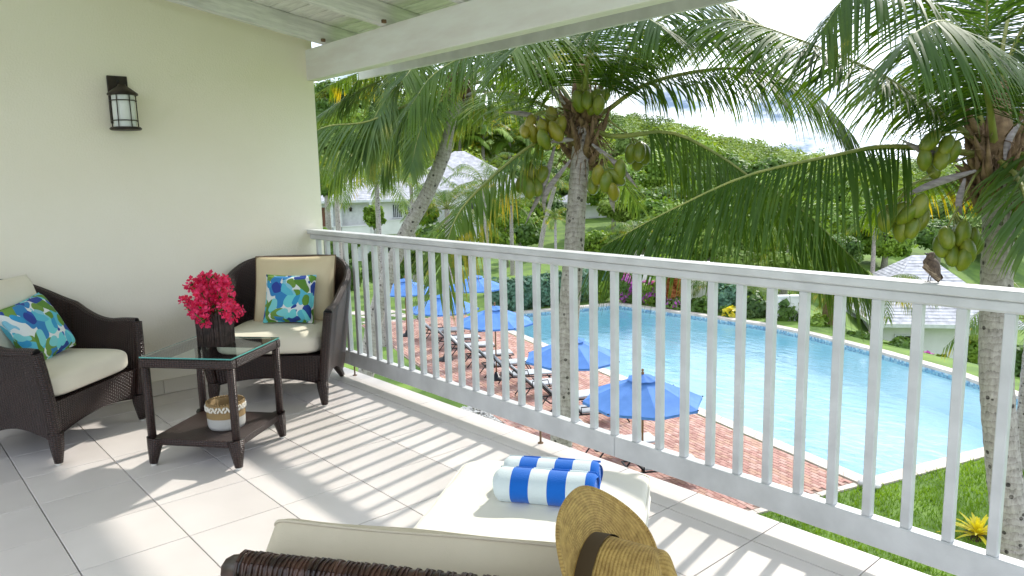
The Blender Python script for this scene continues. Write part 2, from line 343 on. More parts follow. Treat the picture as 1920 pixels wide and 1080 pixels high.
# ================================================================ balcony structure
T = .406; X0 = -.19
def jx(u): return (u+1.179)*T
def ry(v): return (.44-v)*T
floor = empty('balcony_floor'); kind(floor, 'structure')
b = MB(); b.box((2.9, -2.12, -.135), (6.6, 4.2, .24)); slab = b.build('slab', m_grout, floor)
gap = .0048; tile_me = {}
xs = [X0+.002]+[jx(u) for u in range(-1, 14) if jx(u) > X0+.05]
ys = [.0]+[ry(v) for v in range(1, 10)]
rt = random.Random(3)
for i in range(len(xs)-1):
    for j in range(len(ys)-1):
        wx, wy = xs[i+1]-xs[i]-gap, ys[j]-ys[j+1]-gap
        key = (round(wx, 3), round(wy, 3))
        if key not in tile_me:
            q = MB(); q.box((0, 0, -.0075), (wx, wy, .015), bev=.0012); tile_me[key] = q.mesh('tile', m_tile)
        o = link('tile', tile_me[key], floor)
        o.location = ((xs[i]+xs[i+1])/2, (ys[j]+ys[j+1])/2, rt.uniform(-.0004, .0004))
        o.rotation_euler = (rt.uniform(-.0008, .0008), rt.uniform(-.0008, .0008), 0)
q = MB(); q.box((2.95, .008, -.14), (6.3, .012, .22)); q.build('slab_edge', m_white, floor)
wall = MB(); wall.box((X0-.13, -2.24, 1.2), (.26, 4.52, 3.0)); wall = kind(wall.build('wall_left', m_wall), 'structure')
sk_me = MB(); sk_me.box((0, 0, 0), (.012, T-.003, .1), bev=.002); sk_me = sk_me.mesh('skirting', m_skirt)
for j in range(10):
    o = link('skirting', sk_me, wall); o.location = (X0+.006, -.04-T*(j+.5), .052)
b = MB(); b.box((2.9, -.45, -2.6), (6.6, .3, 4.66)); kind(b.build('wall_lower_storey', m_wall), 'structure')

b = MB(); b.box((2.9, -6.7, -.13), (6.6, 4.9, .25)); kind(b.build('unseen_bounce_blocker', mat('bounce_blocker_beige', (.62, .55, .47), .5)), 'structure')  # unseen slab, added to block the lawn's green bounce from behind
ceil = empty('ceiling'); kind(ceil, 'structure')
SL = -.161                                   # roof falls outwards
def zr(y): return 2.419 + SL*(y+.035)         # rafter underside
sang = math.atan(SL)
y0, y1 = -4.3, .50
raf_me = MB(); ln = (y1-y0)/math.cos(sang)
raf_me.box((0, 0, .0675), (.068, ln, .135), bev=.004); raf_me = raf_me.mesh('rafter', m_woodr)
yc = (y0+y1)/2
for k in range(8):
    o = link('rafter', raf_me, ceil); o.location = (.129-.034+.8135*k, yc, zr(yc)); o.rotation_euler = (sang, 0, 0)
pl_me = MB(); pl_me.box((0, 0, 0), (6.5, .127, .018), bev=.0025); pl_me = pl_me.mesh('plank', m_wood)
k = 0; y = .48
while y > y0:
    o = link('plank', pl_me, ceil); o.location = (2.95, y-.065, zr(y-.065)+.135/math.cos(sang)+.011+rt.uniform(-.001, .001)); o.rotation_euler = (sang, 0, 0); y -= .1305
q = MB(); q.box((0, 0, 0), (6.6, ln+.06, .05)); o = q.build('roof_deck', m_shing, ceil); o.location = (2.95, yc+.03, zr(yc)+.19); o.rotation_euler = (sang, 0, 0)
q = MB(); q.box((2.95, .010, 2.302), (6.3, .09, .226), bev=.004); q.build('beam', m_beam, ceil)
q = MB(); q.box((2.95, .515, 2.365), (6.6, .024, .24), bev=.003); q.build('fascia', m_white, ceil)
q = MB()
for kk in range(7): q.box((.129+.8135*kk+.018, -.06, zr(-.06)+.012), (.02, .03, .022), bev=.003)
q.build('rafter_clip', m_fib, ceil)

# ---------------------------------------------------------------- railing
rail = tag(empty('balcony_railing', (0, -.07, 0)), 'white timber balcony railing with square balusters overlooking the pool', 'railing')
xa, xb = X0-.005, 5.98
q = MB(); q.box(((xa+xb)/2, 0, 1.051), (xb-xa, .092, .032), bev=.004); q.build('top_rail', m_white, rail)
q = MB(); q.box(((xa+xb)/2, 0, 1.0135), (xb-xa, .046, .043), bev=.008); q.build('sub_rail', m_white, rail)
for a, c in ((xa, .335), (.337, 2.9), (2.902, xb)):
    q = MB(); q.box(((a+c)/2, 0, .1325), (c-a, .052, .105), bev=.004); q.build('bottom_rail', m_white, rail)
bal_me = MB(); bal_me.box((0, 0, 0), (.033, .033, .808), bev=.003); bal_me = bal_me.mesh('baluster', m_white)
for k in range(55):
    x = -.113+.1355*k+.0165
    if x > xb-.05: break
    o = link('baluster', bal_me, rail); o.location = (x, 0, .588); o.rotation_euler = (0, 0, rt.uniform(-.012, .012))
br_me = MB(); br_me.tube([(0, 0, -.001), (0, 0, .082)], .006, 8); br_me.lathe([(.016, 0), (.016, .004), (.006, .005)], 12); br_me = br_me.mesh('bracket', m_fib)
for x in (.35, 2.353, 4.9):
    o = link('bracket', br_me, rail); o.location = (x, 0, 0)

q = MB(); q.box((6.03, .07, 1.1), (.1, .1, 2.17), bev=.004); q.build('end_post', m_white, rail)

# ---------------------------------------------------------------- wall lantern
lan = tag(empty('wall_lantern', (X0, -1.363, 1.787)), 'bronze wall lantern with frosted glass on the cream wall', 'lantern')
q = MB(); q.box((.008, 0, .20), (.016, .12, .30), bev=.003); bp_ = q.build('back_plate', m_bronze, lan)
q = MB(); q.lathe([(.0, .02), (.006, .019), (.008, .016)], 10, Matrix.Translation((.016, .0, .315)) @ Matrix.Rotation(R(90), 4, 'Y')); q.build('screw', m_blk, bp_)
LX = .105
q = MB(); q.box((.05, 0, .262), (.09, .03, .018), bev=.003); q.build('arm', m_bronze, lan)
TM = Matrix.Translation((LX, 0, 0))
q = MB(); q.lathe([(0, .29), (.022, .289), (.026, .278), (.05, .262), (.074, .243), (.088, .232), (.090, .222), (.084, .219), (0, .219)], 28, TM); q.build('roof', m_bronze, lan)
q = MB(); q.lathe([(0, .002), (.084, .002), (.092, .006), (.094, .014), (.086, .022), (0, .022)], 28, TM); q.build('base', m_bronze, lan)
q = MB(); q.lathe([(.066, .022), (.0665, .12), (.066, .219)], 28, TM); q.build('glass', m_frost, lan)
for k in range(6):
    a = R(60*k+15); q = MB(); q.tube([(LX+.0745*math.cos(a), .0745*math.sin(a), .02), (LX+.0725*math.cos(a), .0725*math.sin(a), .222)], .0032, 6); q.build('cage_bar', m_bronze, lan)
for z in (.062, .186):
    q = MB(); q.tube([(LX+.0765*math.cos(t), .0765*math.sin(t), z) for t in [2*math.pi*i/28 for i in range(29)]], .0035, 6, cap=False); q.build('cage_ring', m_bronze, lan)

# ================================================================ wicker armchairs
def superplan(t):
    """U plan of the shell, t 0..1 from right arm front round the back to left arm front; returns x,y (front +y)"""
    hw, yf, yb = .43, .36, -.41
    a = t*2-1                               # -1..1
    s = abs(a); sg = 1 if a < 0 else -1
    if s > .52:
        k = (s-.52)/.48; return sg*(hw-.012*math.sin(math.pi*k)+.0*k), -.06+(yf+.06)*k
    k = s/.52*math.pi/2
    return sg*hw*math.sin(k)**.72, -.06+(yb+.06)*math.cos(k)**.72
def shell_top(t):
    s = abs(t*2-1)
    if s > .84: return .615+.004*math.sin((s-.84)/.16*math.pi)
    k = max(0, (s-.12)/.72); k = k*k*(3-2*k); return .885-.27*k
def make_chair(name, loc, rz, label):
    c = tag(empty(name, loc, rz), label, 'armchair', 'wicker armchairs by the table')
    th = .045
    def outer(u, v):
        x, y = superplan(u); zt = shell_top(u); s = abs(u*2-1)
        zb = .125+.075*math.sin(math.pi*min(1, max(0, (1-s)/.5 if s > .5 else 1)))*(1 if s > .5 else 0)
        if s <= .5: zb = .125+.05*math.sin(math.pi*(.5+s))**2
        z = zb+(zt-zb)*v; k = (z-.13)/.77
        sc_ = .87+.23*max(0,k)**.8-.01*math.sin(math.pi*k)
        yy = y*sc_ if y < 0 else y+.015*math.sin(math.pi*min(1, max(0, (z-.1)/.5)))*(1 if s > .9 else .3)
        return (x*sc_, yy, z)
    def inner(u, v):
        x, y = superplan(u); zt = shell_top(u); z = .30+(zt-.30)*v; k = (z-.13)/.77; sc_ = .87+.23*max(0,k)**.8-.01*math.sin(math.pi*k)
        f = 1-th/.38
        return (x*sc_*f, (y*sc_*f if y < 0 else y-.004), z)
    q = MB(); n = 60
    q.grid(outer, n, 22, 0, 2.0, .65, flip=False); q.grid(inner, n, 16, 0, 2.0, .55, flip=True)
    sh = q.build('shell', m_wick, c)
    q = MB(); pts = []
    for i in range(n+1):
        a_, b_ = V(outer(i/n, 1)), V(inner(i/n, 1)); pts.append((a_+b_)/2+V((0, 0, -.004)))
    q.tube(pts, th/2+.004, 10); q.build('top_rim', m_wick, c)
    for s in (1, -1):                       # arm front edges run down into the front legs
        uu = 0 if s > 0 else 1
        path = []
        for i in range(11):
            a_ = V(outer(uu, i/10)); b_ = V(inner(uu, i/10)); z = a_.z; x = a_.x-s*.024
            path.append(V((x, a_.y-.004, z)))
        q = MB()
        q.tube(path, [.030]*11, 10); q.build('arm_front', m_wick, c)
        foot = V((s*.36, .365, 0.012)); top = V(path[0])+V((0, 0, .05))
        q = MB(); q.tube([top, top.lerp(foot, .35), top.lerp(foot, .7), foot], [.040, .037, .029, .021], 10); lg = q.build('leg', m_wick, c)
        q = MB(); q.tube([foot, foot-V((0, 0, .011))], .014, 10); q.build('glide', m_foot, lg)
        top = V((s*.25, -.25, .2)); foot = V((s*.30, -.36, .012))
        q = MB(); q.tube([top, top.lerp(foot, .5), foot], [.042, .034, .020], 10); lg = q.build('leg', m_wick, c)
        q = MB(); q.tube([foot, foot-V((0, 0, .011))], .014, 10); q.build('glide', m_foot, lg)
    def apron(u, v):
        x = -.37+.74*u; zb = .135+.055*math.sin(math.pi*u)**.8; z = zb+(.335-zb)*v
        return (x*(.97+.03*v), .352+.012*v, z)
    q = MB(); q.grid(apron, 30, 8, 0, .67, .2); q.grid(lambda u, v: V(apron(u, v))-V((0, .03, 0)), 30, 8, 0, .67, .2, flip=True)
    q.grid(lambda u, v: (-.365+.73*u, .36-.03*v, .135+.055*math.sin(math.pi*u)**.8), 30, 1, 0, .67, .03)
    q.build('apron', m_wick, c)
    q = MB(); q.box((0, .02, .315), (.72, .66, .03), bev=.004); q.build('seat_deck', m_wick, c)
    # seat cushion: rounded slab, softly crowned
    def cu(u, v):
        a = 2*math.pi*u; ca, sa = math.cos(a), math.sin(a); e = .30
        x = .352*math.copysign(abs(ca)**e, ca); y = .335*math.copysign(abs(sa)**e, sa)+.035
        ph = (v-.5)*math.pi; rr = math.cos(ph)**.22 if v not in (0, 1) else 0
        z = .404+.068*math.copysign(abs(math.sin(ph))**.55, math.sin(ph))+.014*(1-rr)*(1 if v > .5 else 0)
        return (x*rr, .035+(y-.035)*rr, z)
    q = MB(); q.grid(cu, 72, 22, 0, 1, 1, cu=True); q.build('seat_cushion', m_cush, c)
    return c
def pillow(name, w, h, t, M, mt, pipe=None, label='', cat='cushion', pinch=.06, group=None):
    o = tag(empty(name), label, cat, group); o.matrix_world = M
    def shape(u, v, s):
        x, y = u*2-1, v*2-1
        ed = max(0, (1-x**4)*(1-y**4))**.42
        px = x*(1-pinch*(1-y*y)*abs(x)**3)*w/2; py = y*(1-pinch*(1-x*x)*abs(y)**3)*h/2
        wr = .006*math.sin(9*x+4*y)*(1-ed)+.004*math.sin(5*x-7*y)
        return V((px, py, s*(t/2*ed+wr*.6*ed)))
    q = MB(); q.grid(lambda u, v: shape(u, v, 1), 26, 26, 0, w, h); q.grid(lambda u, v: shape(u, v, -1), 26, 26, 0, w, h, flip=True)
    q.build('cover', mt, o)
    ring = [shape(i/24, 0, 1) for i in range(24)]+[shape(1, i/24, 1) for i in range(24)]+[shape(1-i/24, 1, 1) for i in range(24)]+[shape(0, 1-i/24, 1) for i in range(25)]
    q = MB(); q.tube(ring, .0055, 6, cap=False); q.build('piping', pipe or mt, o)
    return o
def pillow_print():
    m, n, l, b = nodes('leaf_print_fabric')
    t = n.new('ShaderNodeTexCoord'); z = n.new('ShaderNodeTexNoise'); z.inputs['Scale'].default_value = 7; z.inputs['Detail'].default_value = 1
    mp = n.new('ShaderNodeMapping'); mp.inputs['Scale'].default_value = (13, 9, 9); mp.inputs['Rotation'].default_value = (0, 0, .7)
    ad = n.new('ShaderNodeMixRGB'); ad.blend_type = 'ADD'; ad.inputs[0].default_value = .16
    l.new(t.outputs['Object'], z.inputs[0]); l.new(t.outputs['Object'], ad.inputs[1]); l.new(z.outputs['Color'], ad.inputs[2]); l.new(ad.outputs[0], mp.inputs[0])
    def vor(sc_, off):
        v = n.new('ShaderNodeTexVoronoi'); v.inputs['Scale'].default_value = sc_; mo = n.new('ShaderNodeMapping'); mo.inputs['Location'].default_value = (off, off*.7, 0)
        l.new(mp.outputs[0], mo.inputs[0]); l.new(mo.outputs[0], v.inputs[0]); s = n.new('ShaderNodeSeparateColor'); l.new(v.outputs['Color'], s.inputs[0]); return v, s
    v1, s1 = vor(1.35, 0); v2, s2 = vor(1.0, 3.3)
    r = n.new('ShaderNodeValToRGB'); r.color_ramp.interpolation = 'CONSTANT'; e = r.color_ramp.elements
    cols = [(.02, .06, .30), (.03, .22, .50), (.10, .48, .62), (.16, .62, .66), (.10, .24, .03), (.02, .09, .42), (.24, .55, .68), (.16, .30, .05)]
    e[0].color = (*cols[0], 1); e[0].position = 0; e[1].position = .125; e[1].color = (*cols[1], 1)
    for i, c in enumerate(cols[2:]):
        x = e.new(.25+i*.125); x.color = (*c, 1)
    l.new(s1.outputs[0], r.inputs[0])
    r2 = n.new('ShaderNodeValToRGB'); r2.color_ramp.interpolation = 'CONSTANT'; e = r2.color_ramp.elements
    e[0].color = (.03, .30, .55, 1); e[1].position = .3; e[1].color = (.12, .28, .03, 1); x = e.new(.6); x.color = (.02, .05, .30, 1); x = e.new(.8); x.color = (.20, .60, .62, 1)
    l.new(s2.outputs[1], r2.inputs[0])
    msk = math_(n, l, 'LESS_THAN', v2.outputs['Distance'], .36)
    wm = math_(n, l, 'GREATER_THAN', v1.outputs['Distance'], .68)
    m1 = n.new('ShaderNodeMixRGB'); l.new(wm, m1.inputs[0]); l.new(r.outputs[0], m1.inputs[1]); m1.inputs[2].default_value = (.74, .78, .76, 1)
    m2 = n.new('ShaderNodeMixRGB'); l.new(msk, m2.inputs[0]); l.new(m1.outputs[0], m2.inputs[1]); l.new(r2.outputs[0], m2.inputs[2])
    l.new(m2.outputs[0], b.inputs['Base Color']); b.inputs['Roughness'].default_value = .8
    return m
m_print = pillow_print()
def frame(o, xd, yd):
    """matrix with local x,y along given directions"""
    x = V(xd).normalized(); y = V(yd); y = (y-x*x.dot(y)).normalized(); z = x.cross(y)
    return Matrix(((x.x, y.x, z.x, o[0]), (x.y, y.y, z.y, o[1]), (x.z, y.z, z.z, o[2]), (0, 0, 0, 1)))
# right chair faces (.74,-.67); left chair faces (.75,.66)
def chair_at(front_r, face, name, label):
    f = V((*face, 0)).normalized(); rt_ = V((f.y, -f.x, 0))      # chair's own right hand is rt_
    return f, rt_
fR = V((.74, -.67, 0)).normalized(); fL = V((.75, .66, 0)).normalized()
# local +y = facing, local +x = right of facing (x = y rotated -90)
def rz_of(f): return math.atan2(f.y, f.x)-math.pi/2
legR = V((.842, -.638, 0)); xR = V((fR.y, -fR.x, 0)); cR = legR-fR*.365+xR*.36+V((.04, .045, 0))   # that leg is on the chair's left
legL = V((.797, -2.081, 0)); xL = V((fL.y, -fL.x, 0)); cL = legL-fL*.365-xL*.36
make_chair('armchair', cR, rz_of(fR), 'dark wicker armchair in the corner beside the railing')
make_chair('armchair', cL, rz_of(fL), 'dark wicker armchair against the wall at the left edge')
def seat_pt(c, f, x, fx, fy, z): return c+x*fx+f*fy+V((0, 0, z))
# back cushions and throw pillows
upR = (V((0, 0, 1))-fR*.30).normalized(); upL = (V((0, 0, 1))-fL*.30).normalized()
pillow('back_cushion', .57, .48, .15, frame(seat_pt(cR, fR, xR, -.045, -.19, .685), xR, upR), m_tan, m_pipe, 'tan back cushion with brown piping in the corner armchair', 'cushion', .03)
pillow('back_cushion', .54, .47, .16, frame(seat_pt(cL, fL, xL, .0, -.165, .70), xL, upL), m_cush, m_cush, 'cream back cushion in the armchair at the left edge', 'cushion', .03)
pillow('throw_pillow', .34, .33, .13, frame(seat_pt(cR, fR, xR, -.055, -.03, .645), (xR+V((0, 0, .03))), (V((0, 0, 1))-fR*.34)), m_print, m_print, 'blue and green leaf print pillow in the corner armchair', 'pillow')
pillow('throw_pillow', .38, .36, .14, frame(seat_pt(cL, fL, xL, -.03, .0, .645), (xL+V((0, 0, -.12))+fL*.1), (V((0, 0, 1))-fL*.5)), m_print, m_print, 'blue and green leaf print pillow in the left edge armchair', 'pillow')

# ================================================================ side table
ta = V((.785, .62, 0)).normalized(); tz = math.atan2(ta.y, ta.x)
tbl = tag(empty('side_table', (1.206, -1.383, 0), tz), 'dark wicker side table with glass top between the two armchairs', 'table')
hw, hd = .262, .255; HT = .578
for sx in (1, -1):
    for sy in (1, -1):
        q = MB(); cx_, cy_ = sx*(hw-.024), sy*(hd-.024)
        q.tube([(cx_, cy_, HT-.03), (cx_, cy_, .14)], .021, 10)
        q.tube([(cx_-sx*.012, cy_-sy*.012, .15), (cx_-sx*.004, cy_-sy*.004, .09), (cx_+sx*.004, cy_+sy*.004, .012)], [.045, .034, .020], 10)
        lg = q.build('leg', m_wickt, tbl)
        q = MB(); q.tube([(cx_+sx*.004, cy_+sy*.004, .013), (cx_+sx*.004, cy_+sy*.004, 0)], .014, 10); q.build('glide', m_foot, lg)
for sy in (1, -1):
    q = MB(); q.box((0, sy*(hd-.022), HT-.028), (hw*2, .044, .050), bev=.012, seg=2, sm=True); q.build('apron', m_wickt, tbl)
for sx in (1, -1):
    q = MB(); q.box((sx*(hw-.022), 0, HT-.028), (.044, hd*2-.09, .050), bev=.012, seg=2, sm=True); q.build('apron', m_wickt, tbl)
q = MB(); q.box((0, 0, .130), (hw*2-.03, hd*2-.03, .038), bev=.008, seg=2, sm=True); q.build('shelf', m_wickt, tbl)
q = MB(); a_, b__ = hw-.0075, hd-.0075; q.v = [V((-a_, -b__, HT+.0046)), V((a_, -b__, HT+.0046)), V((a_, b__, HT+.0046)), V((-a_, b__, HT+.0046))]; q.face((0, 1, 2, 3)); gt = q.build('glass_top', m_gtop, tbl)
q = MB()
for s in (1, -1):
    q.box((0, s*(hd-.0065), HT+.0015), (hw*2-.012, .0015, .0062)); q.box((s*(hw-.0065), 0, HT+.0015), (.0015, hd*2-.014, .0062))
q.build('glass_edge', m_gedge, gt)
TZ = HT+.005; VX, VY = 1.165, -1.345
# vase: square, wrapped in upright twigs
vs = tag(empty('vase', (VX, VY, TZ), tz+.02), 'square dark twig vase on the glass side table', 'vase')
q = MB(); q.box((0, 0, .085), (.128, .128, .17)); q.build('body', m_stick, vs)
q = MB(); rs = random.Random(5)
for s in range(4):
    Mx = Matrix.Rotation(math.pi/2*s, 4, 'Z')
    for k in range(15):
        x = -.066+.132*k/14+rs.uniform(-.002, .002); h = .178+rs.uniform(-.01, .012)
        q.tube([Mx @ V((x, .067, .001)), Mx @ V((x+rs.uniform(-.002, .002), .068, h))], rs.uniform(.0035, .0052), 6)
q.build('twig_wrap', m_stick, vs)
fl = tag(empty('bougainvillea_bouquet', (VX, VY, TZ+.19), .3), 'bouquet of crimson bougainvillea in the twig vase', 'flowers')
q = MB(); qs = MB(); heads = []
for k in range(30):
    a = rs.uniform(0, 6.28); rr = rs.uniform(.03, .20)*(.75+.25*rs.random()); zz = rs.uniform(.0, .22)-rr*.25
    heads.append(V((rr*math.cos(a), rr*math.sin(a), max(-.06, zz))))
fl.scale = (.86, .86, .86)
heads += [V((.17, .04, .0)), V((-.17, -.06, .05)), V((-.15, .03, -.02)), V((.04, -.1, -.05)), V((-.03, -.09, -.03)), V((0, 0, .2))]
for h in heads:
    [qs.tube([h, h+V((rs.uniform(-.05, .05), rs.uniform(-.05, .05), rs.uniform(-.02, .05)))], [.011, .001], 4) for _ in range(2)]
    qs.tube([V((h.x*.1, h.y*.1, -.12)), V((h.x*.5, h.y*.5, h.z*.4)), h], .0022, 5)
    for k in range(16):
        d = V((rs.gauss(0, 1), rs.gauss(0, 1), rs.gauss(0, 1)+.2)).normalized(); c = h+d*rs.uniform(.012, .040)
        n_ = (d+V((rs.gauss(0, .5), rs.gauss(0, .5), rs.gauss(0, .5)))).normalized(); x = n_.orthogonal().normalized(); x.rotate(Matrix.Rotation(rs.uniform(0, 6.28), 3, n_)); y = n_.cross(x)
        for j in range(3):              # three papery bracts
            aa = 2.094*j; ax = math.cos(aa)*x+math.sin(aa)*y; bx = n_.cross(ax); l_ = rs.uniform(.020, .030); w_ = l_*.46
            o_ = len(q.v)
            q.v += [c, c+ax*l_*.5+bx*w_+n_*l_*.28, c+ax*l_+n_*l_*.50, c+ax*l_*.5-bx*w_+n_*l_*.28]
            q.face((o_, o_+1, o_+2, o_+3))
q.build('bracts', m_bract, fl); qs.build('stems', m_leaf, fl)
# basket on the lower shelf
bk = tag(empty('basket', (1.262, -1.36, .150)), 'small round straw basket with shell band on the table shelf', 'basket')
q = MB(); q.lathe([(0, .002), (.090, .002), (.096, .02), (.098, .065)], 36); q.build('lower_body', m_strw, bk)
q = MB(); q.lathe([(.0985, .063), (.0985, .135), (.094, .140), (.089, .135), (.088, .02), (0, .012)], 36); q.build('upper_body', m_straw, bk)
q = MB()
for k in range(44):
    a = 2*math.pi*k/44; q.lathe([(0, -.006), (.005, -.003), (.006, 0), (.005, .003), (0, .006)], 6, Matrix.Translation((.0945*math.cos(a), .0945*math.sin(a), .142)))
q.build('rim_beads', m_straw, bk)
q = MB(); q.lathe([(0, -.011), (.004, -.008), (.0065, 0), (.004, .008), (0, .011)], 8); shm = q.mesh('shell', m_shell)
for k in range(34):
    for row in (0, 1):
        a = 2*math.pi*(k+.5*row)/34; o = link('shell', shm, bk); o.location = (.1005*math.cos(a), .1005*math.sin(a), .108+.014*row); o.rotation_euler = (R(32 if (k+row) % 2 else -32), 0, a)

# ================================================================ chaise with mattress, towels, hat
ca = V((.82, .58, 0)).normalized(); cl = V((-.575, .818, 0)).normalized()          # across, towards the foot
ch = empty('chaise_longue', V((3.021, -1.098, 0))); tag(ch, 'dark wicker chaise with cream mattress seen from behind its backrest', 'chaise')
ch.matrix_world = frame((3.021, -1.098, 0), ca, cl)     # local x across (0...68), y: 0 at the foot, negative towards camera
CW = .70
q = MB(); q.box((CW/2, -.60, .255), (CW-.02, 1.22, .07), bev=.012, seg=2, sm=True); q.build('frame', m_wick, ch)
for x in (.06, CW-.06):
    for y in (-.06, -1.12):
        q = MB(); q.tube([(x, y, .24), (x, y, .01)], [.034, .022], 10); lg = q.build('leg', m_wick, ch)
        q = MB(); q.tube([(x, y, .012), (x, y, 0)], .016, 10); q.build('glide', m_foot, lg)
def rrect(w, h, r, ns=14, nc=7):
    out = []
    for k, (sx, sy) in enumerate(((1, 1), (-1, 1), (-1, -1), (1, -1))):
        cx_, cy_ = sx*(w/2-r), sy*(h/2-r)
        for i in range(nc+1):
            a = math.pi/2*(k+i/nc); out.append((cx_+r*math.cos(a), cy_+r*math.sin(a)))
        nx = ((-1, 1), (-1, -1), (1, -1), (1, 1))[k]; ex, ey = (nx[0]*(w/2-r), nx[1]*(h/2-r)); a1 = math.pi/2*(k+1); p0 = out[-1]; p1 = (ex+r*math.cos(a1), ey+r*math.sin(a1))
        for i in range(1, ns): out.append((p0[0]+(p1[0]-p0[0])*i/ns, p0[1]+(p1[1]-p0[1])*i/ns))
    return out
def slab(L0, fn, w, t, name, mt, parent, r=.045, er=.022, crown=.006, seam=True):
    O = rrect(w, L0, r); n = len(O); prof = []
    for i in range(6): a = math.pi/2*i/5; prof.append((er*(1-math.sin(a)), -t/2+er*(1-math.cos(a))))
    for i in range(6): a = math.pi/2*i/5; prof.append((er*(1-math.cos(a)), t/2-er*(1-math.sin(a))))
    prof = [(.5, -t/2)]+[(.12, -t/2)]+prof+[(.06, t/2+.3*crown), (.14, t/2+.7*crown), (.5, t/2+crown)]
    def f(u, v):
        x, y = O[int(round(u*n)) % n]; i = int(round(v*(len(prof)-1))); ins, z = prof[i]
        if ins >= .5: k = 0.0; x, y = x*1e-4, y*1e-4
        else: x, y = x*(1-2*ins/w), y*(1-2*ins/L0)
        return fn(V((x, y, z+.0025*math.sin(x*17+y*9)+.002*math.sin(y*23-x*5))))
    q = MB(); q.grid(f, n, len(prof)-1, 0, 1, 1, cu=True)
    if seam:
        for zz in (-t/2+er*.6, t/2-er*.6): q.tube([fn(V((x, y, zz))) for x, y in O]+[fn(V((*O[0], zz)))], .0035, 5, cap=False)
    return q.build(name, mt, parent)
slab(1.12, lambda p: V((CW/2+p.x, -.555+p.y, .335+p.z+.004*math.sin(p.x*9+p.y*5))), CW, .095, 'seat_mattress', m_cushw, ch)
# backrest: hinged at y=-1.05, rises to the bar at y=-1.46, z=.78
hin = V((0, -1.08, .30)); top = V((0, -1.47, .742)); bd = (top-hin).normalized(); bn = V((0, bd.z, -bd.y)); BL = (top-hin).length
def onback(x, s, d): return V((x, 0, 0))+hin+bd*s+bn*d
q = MB(); q.tube([onback(.0, .0, 0), onback(-.012, BL-.05, 0), onback(.004, BL-.012, 0), onback(.045, BL+.006, 0), onback(CW/2, BL+.004, 0), onback(CW-.045, BL+.006, 0), onback(CW-.004, BL-.012, 0), onback(CW+.012, BL-.05, 0), onback(CW, 0, 0)], .030, 12); bf = q.build('backrest_frame', m_wickb, ch)
q = MB()
for k in range(64):                         # strands wound round the top bar
    x = .03+(CW-.06)*k/63+rs.uniform(-.002, .002); tl = rs.uniform(-.006, .006)
    q.tube([onback(x+tl*math.sin(t), BL+.005, 0)+bd*.0315*math.cos(t)+bn*.0315*math.sin(t) for t in [2*math.pi*i/12 for i in range(13)]], rs.uniform(.002, .0038), 5, cap=False)
q.build('bar_winding', m_wickb, bf)
q = MB(); q.grid(lambda u, v: onback(.02+(CW-.04)*u, .0+(BL-.02)*v, .004), 20, 20, 0, CW, BL); q.grid(lambda u, v: onback(.02+(CW-.04)*u, (BL-.02)*v, -.010), 20, 20, 0, CW, BL, flip=True); q.build('backrest_weave', weave('chaise_wicker', .014, (.03, .012, .006), (.26, .11, .05), rough=.4), bf)
m_cushb = mat('mattress_back_shaded', (.62, .54, .40), .85, (.67, .59, .45), var=.03, scale=3, bump=.12, bscale=350)  # seat canvas again, with the backrest's shade put into a darker tan
slab(BL+.03, lambda p: onback(CW/2-.004+p.x+.006*math.sin(p.y*6), BL/2-.085+p.y+.006*math.sin(p.x*11), .085+p.z), CW+.01, .105, 'back_mattress', m_cushb, ch)
def stripes():
    m, n, l, b = nodes('striped_towel')
    t = n.new('ShaderNodeTexCoord'); s = n.new('ShaderNodeSeparateXYZ'); l.new(t.outputs['Object'], s.inputs[0])
    k = math_(n, l, 'MODULO', math_(n, l, 'ADD', math_(n, l, 'DIVIDE', s.outputs[0], .122), 10.40), 1)
    g = math_(n, l, 'GREATER_THAN', k, .5)
    m1 = n.new('ShaderNodeMixRGB'); l.new(g, m1.inputs[0]); m1.inputs[1].default_value = (.64, .72, .74, 1); m1.inputs[2].default_value = (.010, .13, .55, 1)
    l.new(m1.outputs[0], b.inputs['Base Color']); b.inputs['Roughness'].default_value = .95; b.inputs['Specular IOR Level'].default_value = .1
    b.inputs['Sheen Weight'].default_value = .25
    z = n.new('ShaderNodeTexNoise'); z.inputs['Scale'].default_value = 260; l.new(t.outputs['Object'], z.inputs[0])
    bp = n.new('ShaderNodeBump'); bp.inputs['Strength'].default_value = .35; bp.inputs['Distance'].default_value = .004; l.new(z.outputs[0], bp.inputs['Height']); l.new(bp.outputs[0], b.inputs['Normal'])
    return m
m_tow = stripes()
def towel(name, org, r, lx, label, ph=0):
    o = tag(empty(name), label, 'towel', 'rolled striped towels'); o.matrix_world = frame(org, ca, cl)
    def sec(a, k):
        rr = r*(1-.05*k); s = math.sin(a); return V((0, rr*math.cos(a)*1.08, max(-.9*r, rr*s)))
    def f(u, v):
        a = 2*math.pi*u; x = (v-.5)*lx; e = min(1, (1-abs(v-.5)*2)*9); bul = (1-(1-e)**2*.22)
        p_ = sec(a, 0)*bul*(1+.02*math.sin(3*a+x*14+ph)); p_.x = x+.004*math.sin(2*a+ph); return p_
    q = MB(); q.grid(f, 36, 28, 0, 1, 1, cu=True); q.build('outer_wrap', m_tow, o)
    for s in (1, -1):                       # spiral ends
        q = MB(); n = 90
        pts = [V((s*(lx/2-.010+.006*(i % 2 == 0)*0), (.012+(r*.78-.012)*i/n)*math.cos(i*.21)*1.05, max(-.84*r, (.012+(r*.78-.012)*i/n)*math.sin(i*.21)))) for i in range(n)]
        q.tube(pts, .0075, 6); q.build('rolled_end', m_tow, o)
    q = MB(); q.tube([(-lx/2+.004, r*.80, r*.76), (0, r*.82, r*.78), (lx/2-.004, r*.80, r*.76)], .004, 6); q.build('hem', m_tow, o)
    return o
tz0 = .385
c0 = V((3.495, -1.115, tz0+.052))
